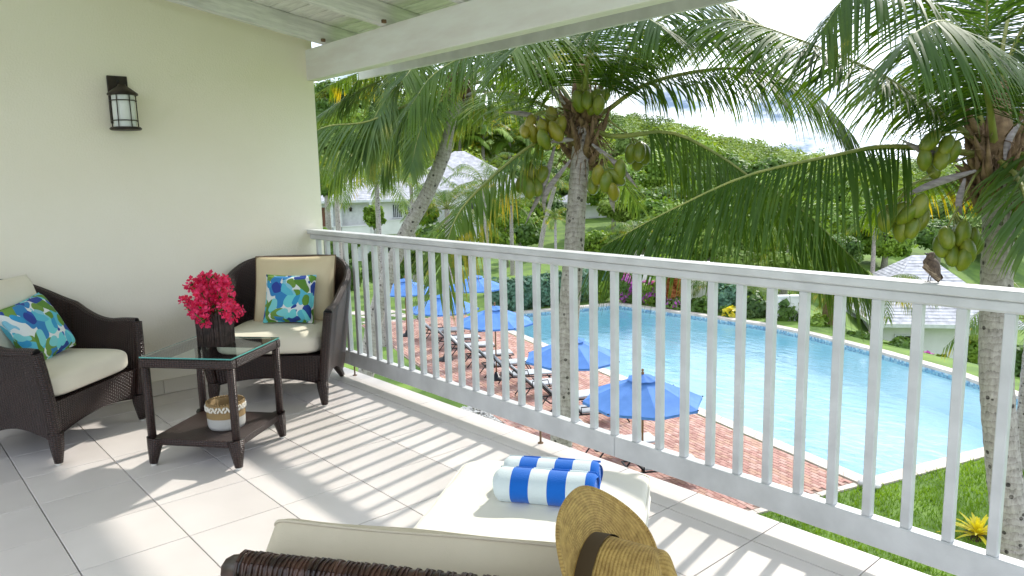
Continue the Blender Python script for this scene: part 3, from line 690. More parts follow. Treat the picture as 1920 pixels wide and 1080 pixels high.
towel('rolled_towel', c0-cl*.035, .056, .335, 'blue and white striped rolled towel nearer the straw hat', 0)
towel('rolled_towel', c0+cl*.085+V((0, 0, -.004)), .052, .33, 'blue and white striped rolled towel behind the front one, nearer the railing', 1.3)
def hatmat():
    m, n, l, b = nodes('straw_braid')
    t = n.new('ShaderNodeTexCoord'); s = n.new('ShaderNodeSeparateXYZ'); l.new(t.outputs['UV'], s.inputs[0])
    z = n.new('ShaderNodeTexNoise'); z.inputs['Scale'].default_value = 60; z.inputs['Detail'].default_value = 6; l.new(t.outputs['Object'], z.inputs[0])
    w_ = math_(n, l, 'ABSOLUTE', math_(n, l, 'SINE', math_(n, l, 'ADD', math_(n, l, 'MULTIPLY', s.outputs[1], math.pi/.006), math_(n, l, 'MULTIPLY', z.outputs[0], 1.6))))
    z3 = n.new('ShaderNodeTexNoise'); z3.inputs['Scale'].default_value = 220; z3.inputs['Detail'].default_value = 3; l.new(t.outputs['UV'], z3.inputs[0]); a_ = z3.outputs[0]
    h = math_(n, l, 'ADD', math_(n, l, 'MULTIPLY', w_, .45), math_(n, l, 'MULTIPLY', a_, .8))
    k = math_(n, l, 'ADD', math_(n, l, 'MULTIPLY', h, .35), math_(n, l, 'MULTIPLY', z.outputs[0], .8))
    r = n.new('ShaderNodeValToRGB'); e = r.color_ramp.elements; e[0].position = .28; e[1].position = .82; e[0].color = (.17, .085, .015, 1); e[1].color = (.52, .34, .10, 1)
    l.new(k, r.inputs[0]); l.new(r.outputs[0], b.inputs['Base Color']); b.inputs['Roughness'].default_value = .75
    bp = n.new('ShaderNodeBump'); bp.inputs['Strength'].default_value = .8; bp.inputs['Distance'].default_value = .003; l.new(h, bp.inputs['Height']); l.new(bp.outputs[0], b.inputs['Normal'])
    return m
m_hat = hatmat()
hat = tag(empty('straw_hat'), 'straw fedora hanging on the corner of the chaise backrest', 'hat')
HC = at(1112, 1118, 1.28)
ax = (RGT*.86 + UPV*.04 - FWD*.50).normalized()         # crown points right and towards the viewer
hx = UPV-ax*UPV.dot(ax); hat.matrix_world = frame(HC, hx, ax.cross(hx))
def brim(u, v, dz=0):
    a = 2*math.pi*u; r_ = .096+.098*v; k = 1+.10*math.cos(2*a)*1
    lift = .058*v**1.7*abs(math.sin(a))**2.2 - .026*v*v*math.cos(a)*(1 if math.cos(a) > 0 else .4) + .004*v*math.sin(5*a+1)
    r_ = .096+.072*v; return V((r_*math.cos(a)*1.06, r_*math.sin(a)*(.94+.14*v), lift+dz))
q = MB(); q.grid(lambda u, v: brim(u, v), 72, 16, 0, .75, .1, cu=True, flip=False); q.grid(lambda u, v: brim(u, v, -.004), 72, 16, 0, .75, .1, cu=True, flip=True)
q.tube([brim(i/72, 1, -.002) for i in range(73)], .0035, 6, cap=False); q.build('brim', m_hat, hat)
def crown(u, v):
    a = 2*math.pi*u; c_, s_ = math.cos(a), math.sin(a)
    if v < .62: k = v/.62; r_ = .0965-.012*k; z = .122*k
    else: k = (v-.62)/.38; r_ = (.0845)*math.cos(k*math.pi/2)**.75; z = .122+.020*math.sin(k*math.pi/2)
    x, y = r_*c_*1.10, r_*s_*.93
    dent = .030*math.exp(-(y/.022)**2)*max(0, (z-.10)/.04)*(1-(x/.12)**2); pin = .012*math.exp(-((x-.06)/.035)**2)*max(0, (z-.04)/.08)
    return V((x, y*(1-pin/.06), z-dent))
q = MB(); q.grid(crown, 72, 30, 0, .54, .19, cu=True); q.build('crown', m_hat, hat)
q = MB(); q.grid(lambda u, v: V((.0972*math.cos(2*math.pi*u)*1.10*(1-.005*v), .0972*math.sin(2*math.pi*u)*.93*(1-.005*v), .002+.030*v)), 60, 2, 0, .5, .03, cu=True); q.build('band', mat('hat_band', (.075, .048, .022), .85), hat)

# ================================================================ bird on the rail
bd_ = tag(empty('bird', V((4.262, -.062, 1.0675)), math.atan2((FWD*.75-RGT*.7).y, (FWD*.75-RGT*.7).x)), 'small brown bird perched on the white top rail', 'bird')
q = MB()
def body(u, v):
    a = 2*math.pi*u; t = v; x = .038-.092*t                        # breast to tail root
    r_ = .0235*math.sin(math.pi*min(1, .10+.86*t))**.8*(1.05-.25*t); zc = .040+.012*math.sin(math.pi*t)-.014*t+.016*(1-t)**2
    return V((x, r_*.92*math.cos(a), zc+r_*math.sin(a)))
q.grid(body, 18, 16, 0, 1, 1, cu=True)
q.lathe([(0, -.0155), (.009, -.0125), (.0135, -.003), (.0128, .006), (.007, .0125), (0, .0145)], 14, Matrix.Translation((.030, 0, .072)))
bo = q.build('body', mat('bird_feather', (.055, .035, .025), .8, (.15, .10, .07), scale=90, stretch=(1, 3, 1)), bd_)
q = MB(); q.tube([(.041, 0, .072), (.056, 0, .069)], [.0045, .0006], 7); q.build('beak', m_blk, bd_)
for s in (1, -1):
    q = MB(); q.grid(lambda u, v: V((.024-.078*v, s*(.021*math.sin(math.pi*(.25+.6*v))+.002)*math.cos((u-.5)*1.4), .046-.012*v+.017*math.sin((u-.45)*1.6)*(1-.55*v))), 6, 10); q.build('wing', mat('bird_wing', (.06, .035, .02), .8, (.34, .25, .17), scale=45, stretch=(1, 1, 6)), bd_)
    q = MB(); q.tube([(-.004, s*.010, .026), (-.001, s*.014, .002)], .0013, 5)
    for a in (-.5, 0, .5, 3.1): q.tube([(-.001, s*.014, .002), (-.001+.010*math.cos(a), s*.014+.010*math.sin(a), .0012)], .0009, 4)
    q.build('leg', m_blk, bd_)
    q = MB(); q.lathe([(0, -.0018), (.0018, 0), (0, .0018)], 8, Matrix.Translation((.037, s*.0105, .076))); q.build('eye', m_blk, bd_)
q = MB(); q.box((-.070, 0, .026), (.046, .020, .004), Matrix.Rotation(R(-14), 4, 'Y'), bev=.001); q.build('tail', m_stick, bd_)
_M = Matrix.Translation((0, 0, .030)) @ Matrix.Rotation(R(-34), 4, 'Y') @ Matrix.Diagonal((.86, 1.3, 1.12, 1)) @ Matrix.Translation((.006, 0, -.030))
for c in bd_.children:
    if c.name.split('.')[0] != 'leg': c.matrix_local = _M @ c.matrix_local

# ================================================================ ground
HILLS = ((-140.8, 75.6, 20.7, 48.8), (-185.8, 200.8, 22.4, 46.7))
def sst(a, b, x): k = np.clip((x-a)/(b-a), 0, 1); return k*k*(3-2*k)
def hillz(x, y): return sum(h*np.exp(-.5*(((x-a)/s)**2+((y-b_)/s)**2)) for a, b_, h, s in HILLS)
def gz(x, y):
    z = G + 0*x
    v_ = sst(0, 12, (x*.42+y*.9)-(18.3+.4))*sst(-17, -7, x)     # land falls away beyond the pool on the right
    z = z - 3.7*v_*(1-sst(70, 140, y)*.4)
    return z + hillz(x, y)*sst(55, 90, np.hypot(x-5, y+3))
def P2(q): return (q.x, q.y)
POOL = [(-.85, 11.95), (1.35, 19.25), (-.29, 20.15), (-2.54, 21.66), (-5.18, 22.85), (-8.0, 23.85), (-10.33, 24.34), (-13.5, 24.35), (-17.9, 24.1), (-19.9, 19.0), (-17.6, 16.85)]
def inpoly(x, y, poly):
    r = False; n = len(poly)
    for i in range(n):
        (x1, y1), (x2, y2) = poly[i], poly[(i+1) % n]
        if (y1 > y) != (y2 > y) and x < (x2-x1)*(y-y1)/(y2-y1)+x1: r = not r
    return r
def offset(poly, d):
    """poly runs counter-clockwise; d > 0 grows it"""
    n = len(poly); out = []
    for i in range(n):
        a, b_, c_ = V(poly[i-1]), V(poly[i]), V(poly[(i+1) % n])
        n1 = V(((b_-a).y, -(b_-a).x)).normalized(); n2 = V(((c_-b_).y, -(c_-b_).x)).normalized(); k = n1+n2; k /= max(.3, k.dot(n1)*1)
        out.append((b_.x+k.x*d, b_.y+k.y*d))
    return out
# one sheet to the horizon: fine cells near, coarse far; the pool is cut out of it
ax_ = np.concatenate([-np.geomspace(1500, 32, 34), np.linspace(-31, 9, 61), np.geomspace(10, 1500, 34)])
ay_ = np.concatenate([-np.geomspace(1200, 10, 18), np.linspace(-9, 31, 61), np.geomspace(32, 1800, 44)])
bm = bmesh.new(); gv = {}
POUT = offset(POOL, .30)
for i, x in enumerate(ax_):
    for j, y in enumerate(ay_):
        gv[i, j] = bm.verts.new((x, y, float(gz(x, y))+.02*math.sin(x*.9)*math.sin(y*.7)))
for i in range(len(ax_)-1):
    for j in range(len(ay_)-1):
        bm.faces.new((gv[i, j], gv[i+1, j], gv[i+1, j+1], gv[i, j+1]))
for a, b_ in zip(POUT, POUT[1:]+POUT[:1]):       # cut along the pool outline
    d = V((b_[0]-a[0], b_[1]-a[1], 0)); nn = V((d.y, -d.x, 0))
    fs = [f for f in bm.faces if -22 < f.calc_center_median().x < 4 and 9 < f.calc_center_median().y < 27]
    ge = list({v for f in fs for v in f.verts})+list({e for f in fs for e in f.edges})+fs
    bmesh.ops.bisect_plane(bm, geom=ge, plane_co=(a[0], a[1], 0), plane_no=nn, dist=1e-4)
kill = [f for f in bm.faces if inpoly(f.calc_center_median().x, f.calc_center_median().y, POUT)]
bmesh.ops.delete(bm, geom=kill, context='FACES')
me = bpy.data.meshes.new('ground'); bm.to_mesh(me); bm.free(); me.materials.append(m_lawn); me.materials.append(m_hill)
mi = []
for p_ in me.polygons:
    c = p_.center; p_.use_smooth = True; mi.append(1 if (c.z > G+3 or c.length > 130) else 0)
me.polygons.foreach_set('material_index', mi)
kind(link('ground', me), 'structure')

# ---------------------------------------------------------------- pool
pool = empty('swimming_pool', (0, 0, G)); tag(pool, 'turquoise swimming pool with tiled edge below the balcony', 'pool')
DP, WL = -1.35, -.24
q = MB(); n = len(POOL)
o_ = len(q.v)
for z in (DP, WL-.0): 
    for x, y in POOL: q.v.append(V((x, y, z)))
q.face([i for i in range(n)], 0)
for i in range(n):
    j = (i+1) % n; q.face((i, i+n, j+n, j), 0)
q.build('basin', m_pool, pool)
def mosaic():
    m, nn, l, b = nodes('mosaic_tile')
    t = nn.new('ShaderNodeTexCoord'); v = nn.new('ShaderNodeTexVoronoi'); v.inputs['Scale'].default_value = 16; v.distance = 'CHEBYCHEV'; v.inputs['Randomness'].default_value = .25
    l.new(t.outputs['UV'], v.inputs[0]); s = nn.new('ShaderNodeSeparateColor'); l.new(v.outputs['Color'], s.inputs[0])
    r = nn.new('ShaderNodeValToRGB'); r.color_ramp.interpolation = 'CONSTANT'; e = r.color_ramp.elements
    e[0].color = (.24, .36, .50, 1); e[1].position = .3; e[1].color = (.35, .55, .66, 1); x = e.new(.55); x.color = (.62, .70, .72, 1); x = e.new(.8); x.color = (.38, .54, .66, 1)
    l.new(s.outputs[0], r.inputs[0]); l.new(r.outputs[0], b.inputs['Base Color']); b.inputs['Roughness'].default_value = .2
    return m
q = MB(); acc = 0
for i in range(n):
    a, c = POOL[i], POOL[(i+1) % n]; l_ = math.dist(a, c); o_ = len(q.v)
    q.v += [V((*a, WL)), V((*c, WL)), V((*c, -.02)), V((*a, -.02))]; q.face((o_, o_+3, o_+2, o_+1), 0, [(acc, 0), (acc, .22), (acc+l_, .22), (acc+l_, 0)]); acc += l_
q.build('waterline_tiles', mosaic(), pool)
q = MB(); ins = offset(POOL, -.004); q.v = [V((x, y, WL+.11)) for x, y in ins]; q.face(range(n), 0); q.build('water', m_water, pool)
# coping stones
POC = offset(POOL, -.06)
for i in range(n):
    a, c = V(POC[i]), V(POC[(i+1) % n]); a2, c2 = V(POUT[i]), V(POUT[(i+1) % n]); L_ = (c-a).length; k = max(1, round(L_/.62))
    for j in range(k):
        t0, t1 = j/k+.004/L_, (j+1)/k-.004/L_; q = MB()
        q.prism([P2(a2.lerp(c2, t0)), P2(a2.lerp(c2, t1)), P2(a.lerp(c, t1)), P2(a.lerp(c, t0))], -.055, .035+rnd.uniform(-.002, .002)); q.build('coping_stone', m_cope, pool)

# ---------------------------------------------------------------- brick terrace
pe = (V((-16, 16.3))-V((-.9, 11.87))).normalized(); pn = V((pe.y, -pe.x))          # along the pool edge, and away from it towards the house
if pn.y > 0: pn = -pn
ter = kind(empty('brick_terrace', (0, 0, G)), 'structure')
e0 = V((-.99, 11.60)); WT = 4.7; LT = 21.2
c0_, c1_, c2_, c3_ = e0, e0+pe*LT, e0+pe*LT+pn*WT, e0+pn*WT
q = MB(); q.prism([P2(c0_), P2(c1_), P2(c2_), P2(c3_)], -.03, .012); q.build('bedding', m_sand, ter)
bw, bh = .215, .105; bl = []
for r_ in range(int(WT/bh)):
    for c_ in range(int(LT/bw)):
        s_ = (c_+(.5 if r_ % 2 else 0))*bw+bw/2
        p_ = e0+pe*s_+pn*(r_*bh+bh/2)
        if s_+bw/2 < LT: bl.append(p_)
fc = V((-2.2, 10.4)); bl.sort(key=lambda p_: (p_-fc).length)
bq = MB(); bq.box((0, 0, .02), (bw-.009, bh-.009, .03), bev=.004); bmes = [bq.mesh('brick', mat('brick_%d' % k, c, .85, c2_m, scale=6, bump=.3, bscale=60)) for k, (c, c2_m) in enumerate([((.40, .20, .16), (.48, .275, .225)), ((.33, .155, .12), (.41, .225, .18)), ((.45, .265, .215), (.53, .335, .28)), ((.41, .23, .165), (.48, .295, .215))])]
bang = math.atan2(pe.y, pe.x); rb = random.Random(9)
for p_ in bl[:300]:
    o = link('brick', rb.choice(bmes), ter); o.location = (p_.x, p_.y, rb.uniform(-.003, .003)); o.rotation_euler = (rb.uniform(-.01, .01), rb.uniform(-.01, .01), bang+rb.uniform(-.012, .012))
ca_, sa_ = math.cos(bang), math.sin(bang); hx_, hy_ = (bw-.009)/2, (bh-.009)/2
q = MB()
for p_ in bl[300:]:
    z = .035+rb.uniform(-.003, .003); o_ = len(q.v); k = rb.randrange(4)
    for zz, ins_ in ((.01, 0), (z-.004, 0), (z, .004)):
        for ux, uy in ((-1, -1), (1, -1), (1, 1), (-1, 1)):
            x, y = ux*(hx_-ins_), uy*(hy_-ins_); q.v.append(V((p_.x+x*ca_-y*sa_, p_.y+x*sa_+y*ca_, zz)))
    for lv in (0, 4):
        for e in range(4): q.face((o_+lv+e, o_+lv+(e+1) % 4, o_+lv+4+(e+1) % 4, o_+lv+4+e), k)
    q.face((o_+8, o_+9, o_+10, o_+11), k)
kind(q.build('far_bricks', [m_.materials[0] for m_ in bmes], ter), 'stuff')
# kerb of pale stones at the terrace end
for j in range(9):
    t0, t1 = j/9+.002, (j+1)/9-.002; a = e0+pn*WT*t0; c = e0+pn*WT*t1; q = MB()
    q.prism([P2(a-pe*.16), P2(c-pe*.16), P2(c-pe*.012), P2(a-pe*.012)], -.05, .03+rb.uniform(-.004, .004)); q.build('edging_stone', m_cope, ter)
# pale stepping path on the far lawn
path = kind(empty('path', (0, 0, G)), 'structure')
for i in range(7):
    a = onz(672+26*i, 588-1.5*i+(9 if i % 2 else 0), G); q = MB()
    q.prism([(a.x-.55, a.y-.35), (a.x+.5, a.y-.3), (a.x+.55, a.y+.35), (a.x-.5, a.y+.4)], -.02, .03); q.build('paving_slab', m_cope, path)
for i in range(5):
    a = onz(700+22*i, 606-1.0*i+(6 if i % 2 else 0), G); q = MB()
    q.prism([(a.x-.5, a.y-.3), (a.x+.45, a.y-.35), (a.x+.5, a.y+.3), (a.x-.45, a.y+.35)], -.02, .03); q.build('paving_slab', m_cope, path)
# gravel strip between terrace and house
gn = 5000; gx = RS.uniform(-9, -.6, gn); gy = RS.uniform(-.55, .35, gn); gp = np.stack([e0.x+pe.x*(-gx-.6)+pn.x*(WT+.4+gy), e0.y+pe.y*(-gx-.6)+pn.y*(WT+.4+gy), np.full(gn, G+.015)], 1)
gs = (.02+.03*RS.random(gn))[:, None]; ga = RS.random(gn)*6.28
A = np.stack([np.cos(ga), np.sin(ga), RS.normal(size=gn)*.3], 1)*gs; B = np.stack([-np.sin(ga), np.cos(ga), RS.normal(size=gn)*.3], 1)*gs*.8
kind(link('gravel', qmesh('gravel', np.concatenate([quads(gp, A, B)[0], quads(gp+[0, 0, .012], A*.7, B*.6)[0]]), m_stone)), 'stuff')
# grass on the near lawn (right)
ng = 42000; c_g = onz(1760, 950, G)
gx = RS.uniform(-3.6, 5.2, ng); gy = RS.uniform(6.8, 17, ng)
pnn = np.array([[pn.x, pn.y]])
keep = ((gx-e0.x)*pe.x+(gy-e0.y)*pe.y < -.2)
keep &= np.array([not inpoly(x, y, POUT) for x, y in zip(gx, gy)]); gx, gy = gx[keep], gy[keep]; ng = len(gx)
cl_ = np.sin(gx*1.9+np.sin(gy*1.3)*1.5)*np.sin(gy*1.6+1)*.5+.5
h_ = (.035+.05*RS.random(ng)+.035*cl_); aa = RS.random(ng)*6.28; ln_ = RS.normal(size=(ng, 2))*.035
Bs = np.stack([gx, gy, np.full(ng, G-.005)], 1); W_ = np.stack([np.cos(aa), np.sin(aa), 0*aa], 1)*(.008+.007*RS.random(ng))[:, None]
Tp = Bs+np.stack([ln_[:, 0], ln_[:, 1], h_], 1)
gvx = np.stack([Bs-W_, Bs+W_, Tp+W_*.25, Tp-W_*.25], 1).reshape(-1, 3)
kind(link('grass', qmesh('grass', gvx, m_grass)), 'stuff')

# ================================================================ umbrellas and loungers
um = empty('umbrella', (0, 0, 0))
q = MB(); q.tube([(0, 0, .02), (0, 0, 2.28)], .022, 10); q.build('pole', m_pole, um)
q = MB(); q.lathe([(0, 0), (.27, 0), (.27, .05), (.10, .08), (.04, .22), (0, .22)], 20); q.build('base', m_blk, um)
q = MB(); q.lathe([(0, 2.40), (.02, 2.385), (.026, 2.36), (.015, 2.335), (.03, 2.32), (.03, 2.27), (0, 2.27)], 12); q.build('finial', m_pole, um)
RC, ZR, ZT = 1.20, 1.78, 2.22
for k in range(8):
    a0, a1 = R(45*k), R(45*k+45)
    def pan(u, v, dz=0):
        r_ = RC*(.06+.94*v); p0 = V((math.cos(a0), math.sin(a0), 0)); p1 = V((math.cos(a1), math.sin(a1), 0)); p_ = p0.lerp(p1, u)*r_
        z = ZT-(ZT-ZR)*(v**1.12); sag = -.035*math.sin(math.pi*u)*v*(1.0); edge = .05*math.sin(math.pi*u)*v**6
        return V((p_.x*(1-.02*math.sin(math.pi*u)*v), p_.y*(1-.02*math.sin(math.pi*u)*v), z+sag+dz+edge*.5))
    q = MB(); q.grid(pan, 8, 10, 0); q.grid(lambda u, v: pan(u, .985+.015*v)+V((0, 0, -.05*v)), 8, 1, 0); q.build('canopy_panel', m_umb, um)
    q = MB(); q.tube([pan(0, .02, -.012), pan(0, .5, -.014), pan(0, 1, -.012)], .008, 5); rb_ = q.build('rib', m_pole, um)
    q = MB(); q.lathe([(0, -.016), (.016, -.01), (.018, .004), (0, .014)], 8, Matrix.Translation(pan(0, 1.0))); q.build('rib_tip', m_blk, rb_)
q = MB(); q.grid(lambda u, v: V((.30*v*math.cos(2*math.pi*u)*(1+.05*math.cos(16*math.pi*u)), .30*v*math.sin(2*math.pi*u)*(1+.05*math.cos(16*math.pi*u)), 2.285-.095*v**1.3+.012*v*math.cos(16*math.pi*u))), 32, 5, 0, cu=True); q.build('vent_cap', m_umb, um)
UMB = [((-3.84, 8.54), 'blue umbrella nearest the balcony, with teak finial in full view'), ((-7.2, 10.04), 'second nearest blue umbrella, half behind the centre palm trunk'),
       ((-11.94, 11.58), 'blue umbrella whose teak pole shows below it, left of the centre trunk'), ((-15.0, 11.9), 'blue umbrella in front of the lawn, fourth from the balcony'),
       ((-19.3, 13.2), 'blue umbrella at the far left end, standing over the lawn'), ((-17.9, 15.6), 'small far blue umbrella by the left end of the pool')]
for i, ((x, y), lb) in enumerate(UMB):
    o = um if i == 0 else dup(um); o.location = (x, y, G+.03); o.rotation_euler = (0, 0, R(13*i+7)); tag(o, lb, 'umbrella', 'blue umbrellas along the terrace')
lo_ = empty('sun_lounger', (0, 0, 0))            # local +y towards the foot
q = MB()
for s in (1, -1):
    q.tube([(s*.31, -.55, .33), (s*.31, .95, .31)], .02, 8)
q.tube([(-.31, .95, .31), (.31, .95, .31)], .02, 8); q.tube([(-.31, -.55, .33), (.31, -.55, .33)], .02, 8); q.build('frame', m_blk, lo_)
for s in (1, -1):
    q = MB(); q.tube([(s*.31, .80, .31), (s*.31, .98, .0)], .018, 8); q.build('leg', m_blk, lo_)
    q = MB(); q.tube([(s*.31, -.35, .33), (s*.31, -.62, .0)], .018, 8); q.build('leg', m_blk, lo_)
    q = MB(); q.tube([(s*.335, -.30, .33), (s*.335, -.30, .52), (s*.335, .15, .52), (s*.335, .2, .33)], .016, 8); q.build('arm', m_blk, lo_)
q = MB(); q.box((0, .33, .365), (.56, 1.22, .05), bev=.018, seg=2, sm=True); q.build('seat_pad', m_sling, lo_)
bq = MB()
for s in (1, -1): bq.tube([(s*.29, -.28, .34), (s*.29, -.80, .88)], .018, 8)
bq.tube([(-.29, -.80, .88), (.29, -.80, .88)], .018, 8)
for k in range(5): t = .12+.19*k; bq.tube([(-.29, -.28-.52*t, .34+.54*t), (.29, -.28-.52*t, .34+.54*t)], .010, 6)
bb = bq.build('backrest', m_blk, lo_)
q = MB(); q.box((0, 0, 0), (.54, .70, .05), Matrix.Translation((0, -.505, .635)) @ Matrix.Rotation(R(-46), 4, 'X'), bev=.018, seg=2, sm=True); q.build('back_pad', m_sling, lo_)
names = ['nearest the balcony', 'second from the balcony end', 'third from the balcony end', 'fourth from the balcony end', 'fifth from the balcony end', 'sixth from the balcony end',
         'seventh from the balcony end', 'eighth from the balcony end', 'ninth from the balcony end', 'tenth from the balcony end', 'at the far left end']
LS = [2.2, 3.6, 5.9, 7.1, 8.6, 9.8, 11.2, 12.6, 14.1, 15.4, 17.0]
lrow = V((-1.6, 8.55))
for i, s_ in enumerate(LS):
    o = lo_ if i == 0 else dup(lo_); p_ = lrow+pe*s_+pn*(-.35 if i > 1 else .35); o.location = (p_.x, p_.y, G+.036); o.rotation_euler = (0, 0, R(62-90)+rb.uniform(-.12, .12))
    tag(o, 'dark framed sun lounger with pale pad on the bricks, '+names[i], 'sun lounger', 'sun loungers along the terrace')

# ================================================================ palms
def crom(pts, n):
    pts = [V(p) for p in pts]; P = [pts[0]*2-pts[1]]+pts+[pts[-1]*2-pts[-2]]; seg = len(pts)-1; out = []
    for i in range(n+1):
        t = i/n*seg; k = min(int(t), seg-1); t -= k; a, b_, c, d = P[k:k+4]
        out.append(.5*((2*b_)+(-a+c)*t+(2*a-5*b_+4*c-d)*t*t+(-a+3*b_-3*c+d)*t**3))
    return out
def frond(pts, mt, parent, ll=.85, n=None, droop=1.0, seed=0, rr=.036, wl=.033, start=.16, segs=4, gapy=.04):
    """one pinnate leaf: tapered rachis and a row of drooping leaflets on each side"""
    rg = random.Random(seed); rc = crom(pts, 40)
    ln = [0]
    for i in range(40): ln.append(ln[-1]+(rc[i+1]-rc[i]).length)
    LT_ = ln[-1]; n = n or max(18, int(LT_*(1-start)/.028))
    q = MB(); q.tube(rc[::2], [rr*(1-.93*(i/20)**.8)*(1.0 if i else 1.25) for i in range(21)], 6, 1)
    Z = V((0, 0, 1)); UVL = q.uv
    dr0 = droop
    for side in (1, -1):
        for k in range(n):
            s = start+(1-start)*(k+rg.uniform(-.3, .3)+.5)/n
            if rg.random() < gapy: continue
            d_ = s*LT_; i = 0
            while i < 39 and ln[i+1] < d_: i += 1
            f = (d_-ln[i])/max(1e-6, ln[i+1]-ln[i]); p_ = rc[i].lerp(rc[i+1], f); T_ = (rc[min(40, i+2)]-rc[max(0, i-1)]).normalized()
            B_ = T_.cross(Z); B_ = B_.normalized() if B_.length > .12 else T_.orthogonal().normalized(); N_ = B_.cross(T_)
            e = (s-start)/(1-start); L_ = ll*(.45+.55*math.sin(math.pi*min(1, e*1.25+.12)) if e < .5 else .40+.60*math.cos((e-.5)*math.pi*.92)**.8)*rg.uniform(.86, 1.08)
            fw = .40+.75*e*e
            d0 = (B_*side*(1-.25*e)+T_*fw+N_*(.22*(1-e)-.02)-Z*(.55*max(0, droop-.55))+V((rg.gauss(0, .07), rg.gauss(0, .07), rg.gauss(0, .07)))).normalized()
            g = (.25+.30*dr0)*rg.uniform(.6, 1.3)*(1.2-.4*e)
            o_ = len(q.v); c = p_+N_*.004; d = d0; hw0 = wl*rg.uniform(.85, 1.12)
            for j in range(segs+1):
                t = j/segs; wd = hw0*(.55+.9*t if t < .35 else (1-t)**.75*1.28+.02)
                sd = d.cross(N_+T_*.3+B_*side*.55); sd = sd.normalized() if sd.length > .05 else T_
                q.v += [c-sd*wd*.5, c+sd*wd*.5]
                if j < segs: d = (d+V((0, 0, -1))*g*(.34+.42*t)*(2.6/segs)).normalized(); c = c+d*L_/segs
            for j in range(segs):
                a = o_+2*j; t0, t1 = j/segs, (j+1)/segs
                q.face((a, a+1, a+3, a+2), 0, [(t0, k*.37+side), (t0, k*.37+.1+side), (t1, k*.37+.1+side), (t1, k*.37+side)], True)
    return q.build('frond', [mt, m_rach], parent)
nutq = MB(); nutq.lathe([(0, -.115), (.03, -.108), (.066, -.078), (.086, -.03), (.088, .015), (.072, .062), (.040, .095), (.016, .108), (0, .110)], 14, rfun=lambda a, z: 1+.045*math.cos(3*a))
nut_g, nut_y = nutq.mesh('coconut', m_coco), nutq.mesh('coconut', m_cocoy)
def trunk(name, pts, r0, r1, parent, flare=1.35):
    c = crom(pts, 150); n = len(c); rad = []; rg = random.Random(name)
    ring = 0
    for i in range(n):
        t = i/(n-1); r_ = r0+(r1-r0)*t
        r_ *= 1+(flare-1)*math.exp(-((1-t)*14)) if False else 1
        ring += rg.uniform(.55, 1.0); rad.append(r_*(1+.018*math.sin(ring*1.9)+rg.uniform(-.012, .012)))
    q = MB(); q.tube(c, rad, 16); return q.build('trunk', m_bark, parent)
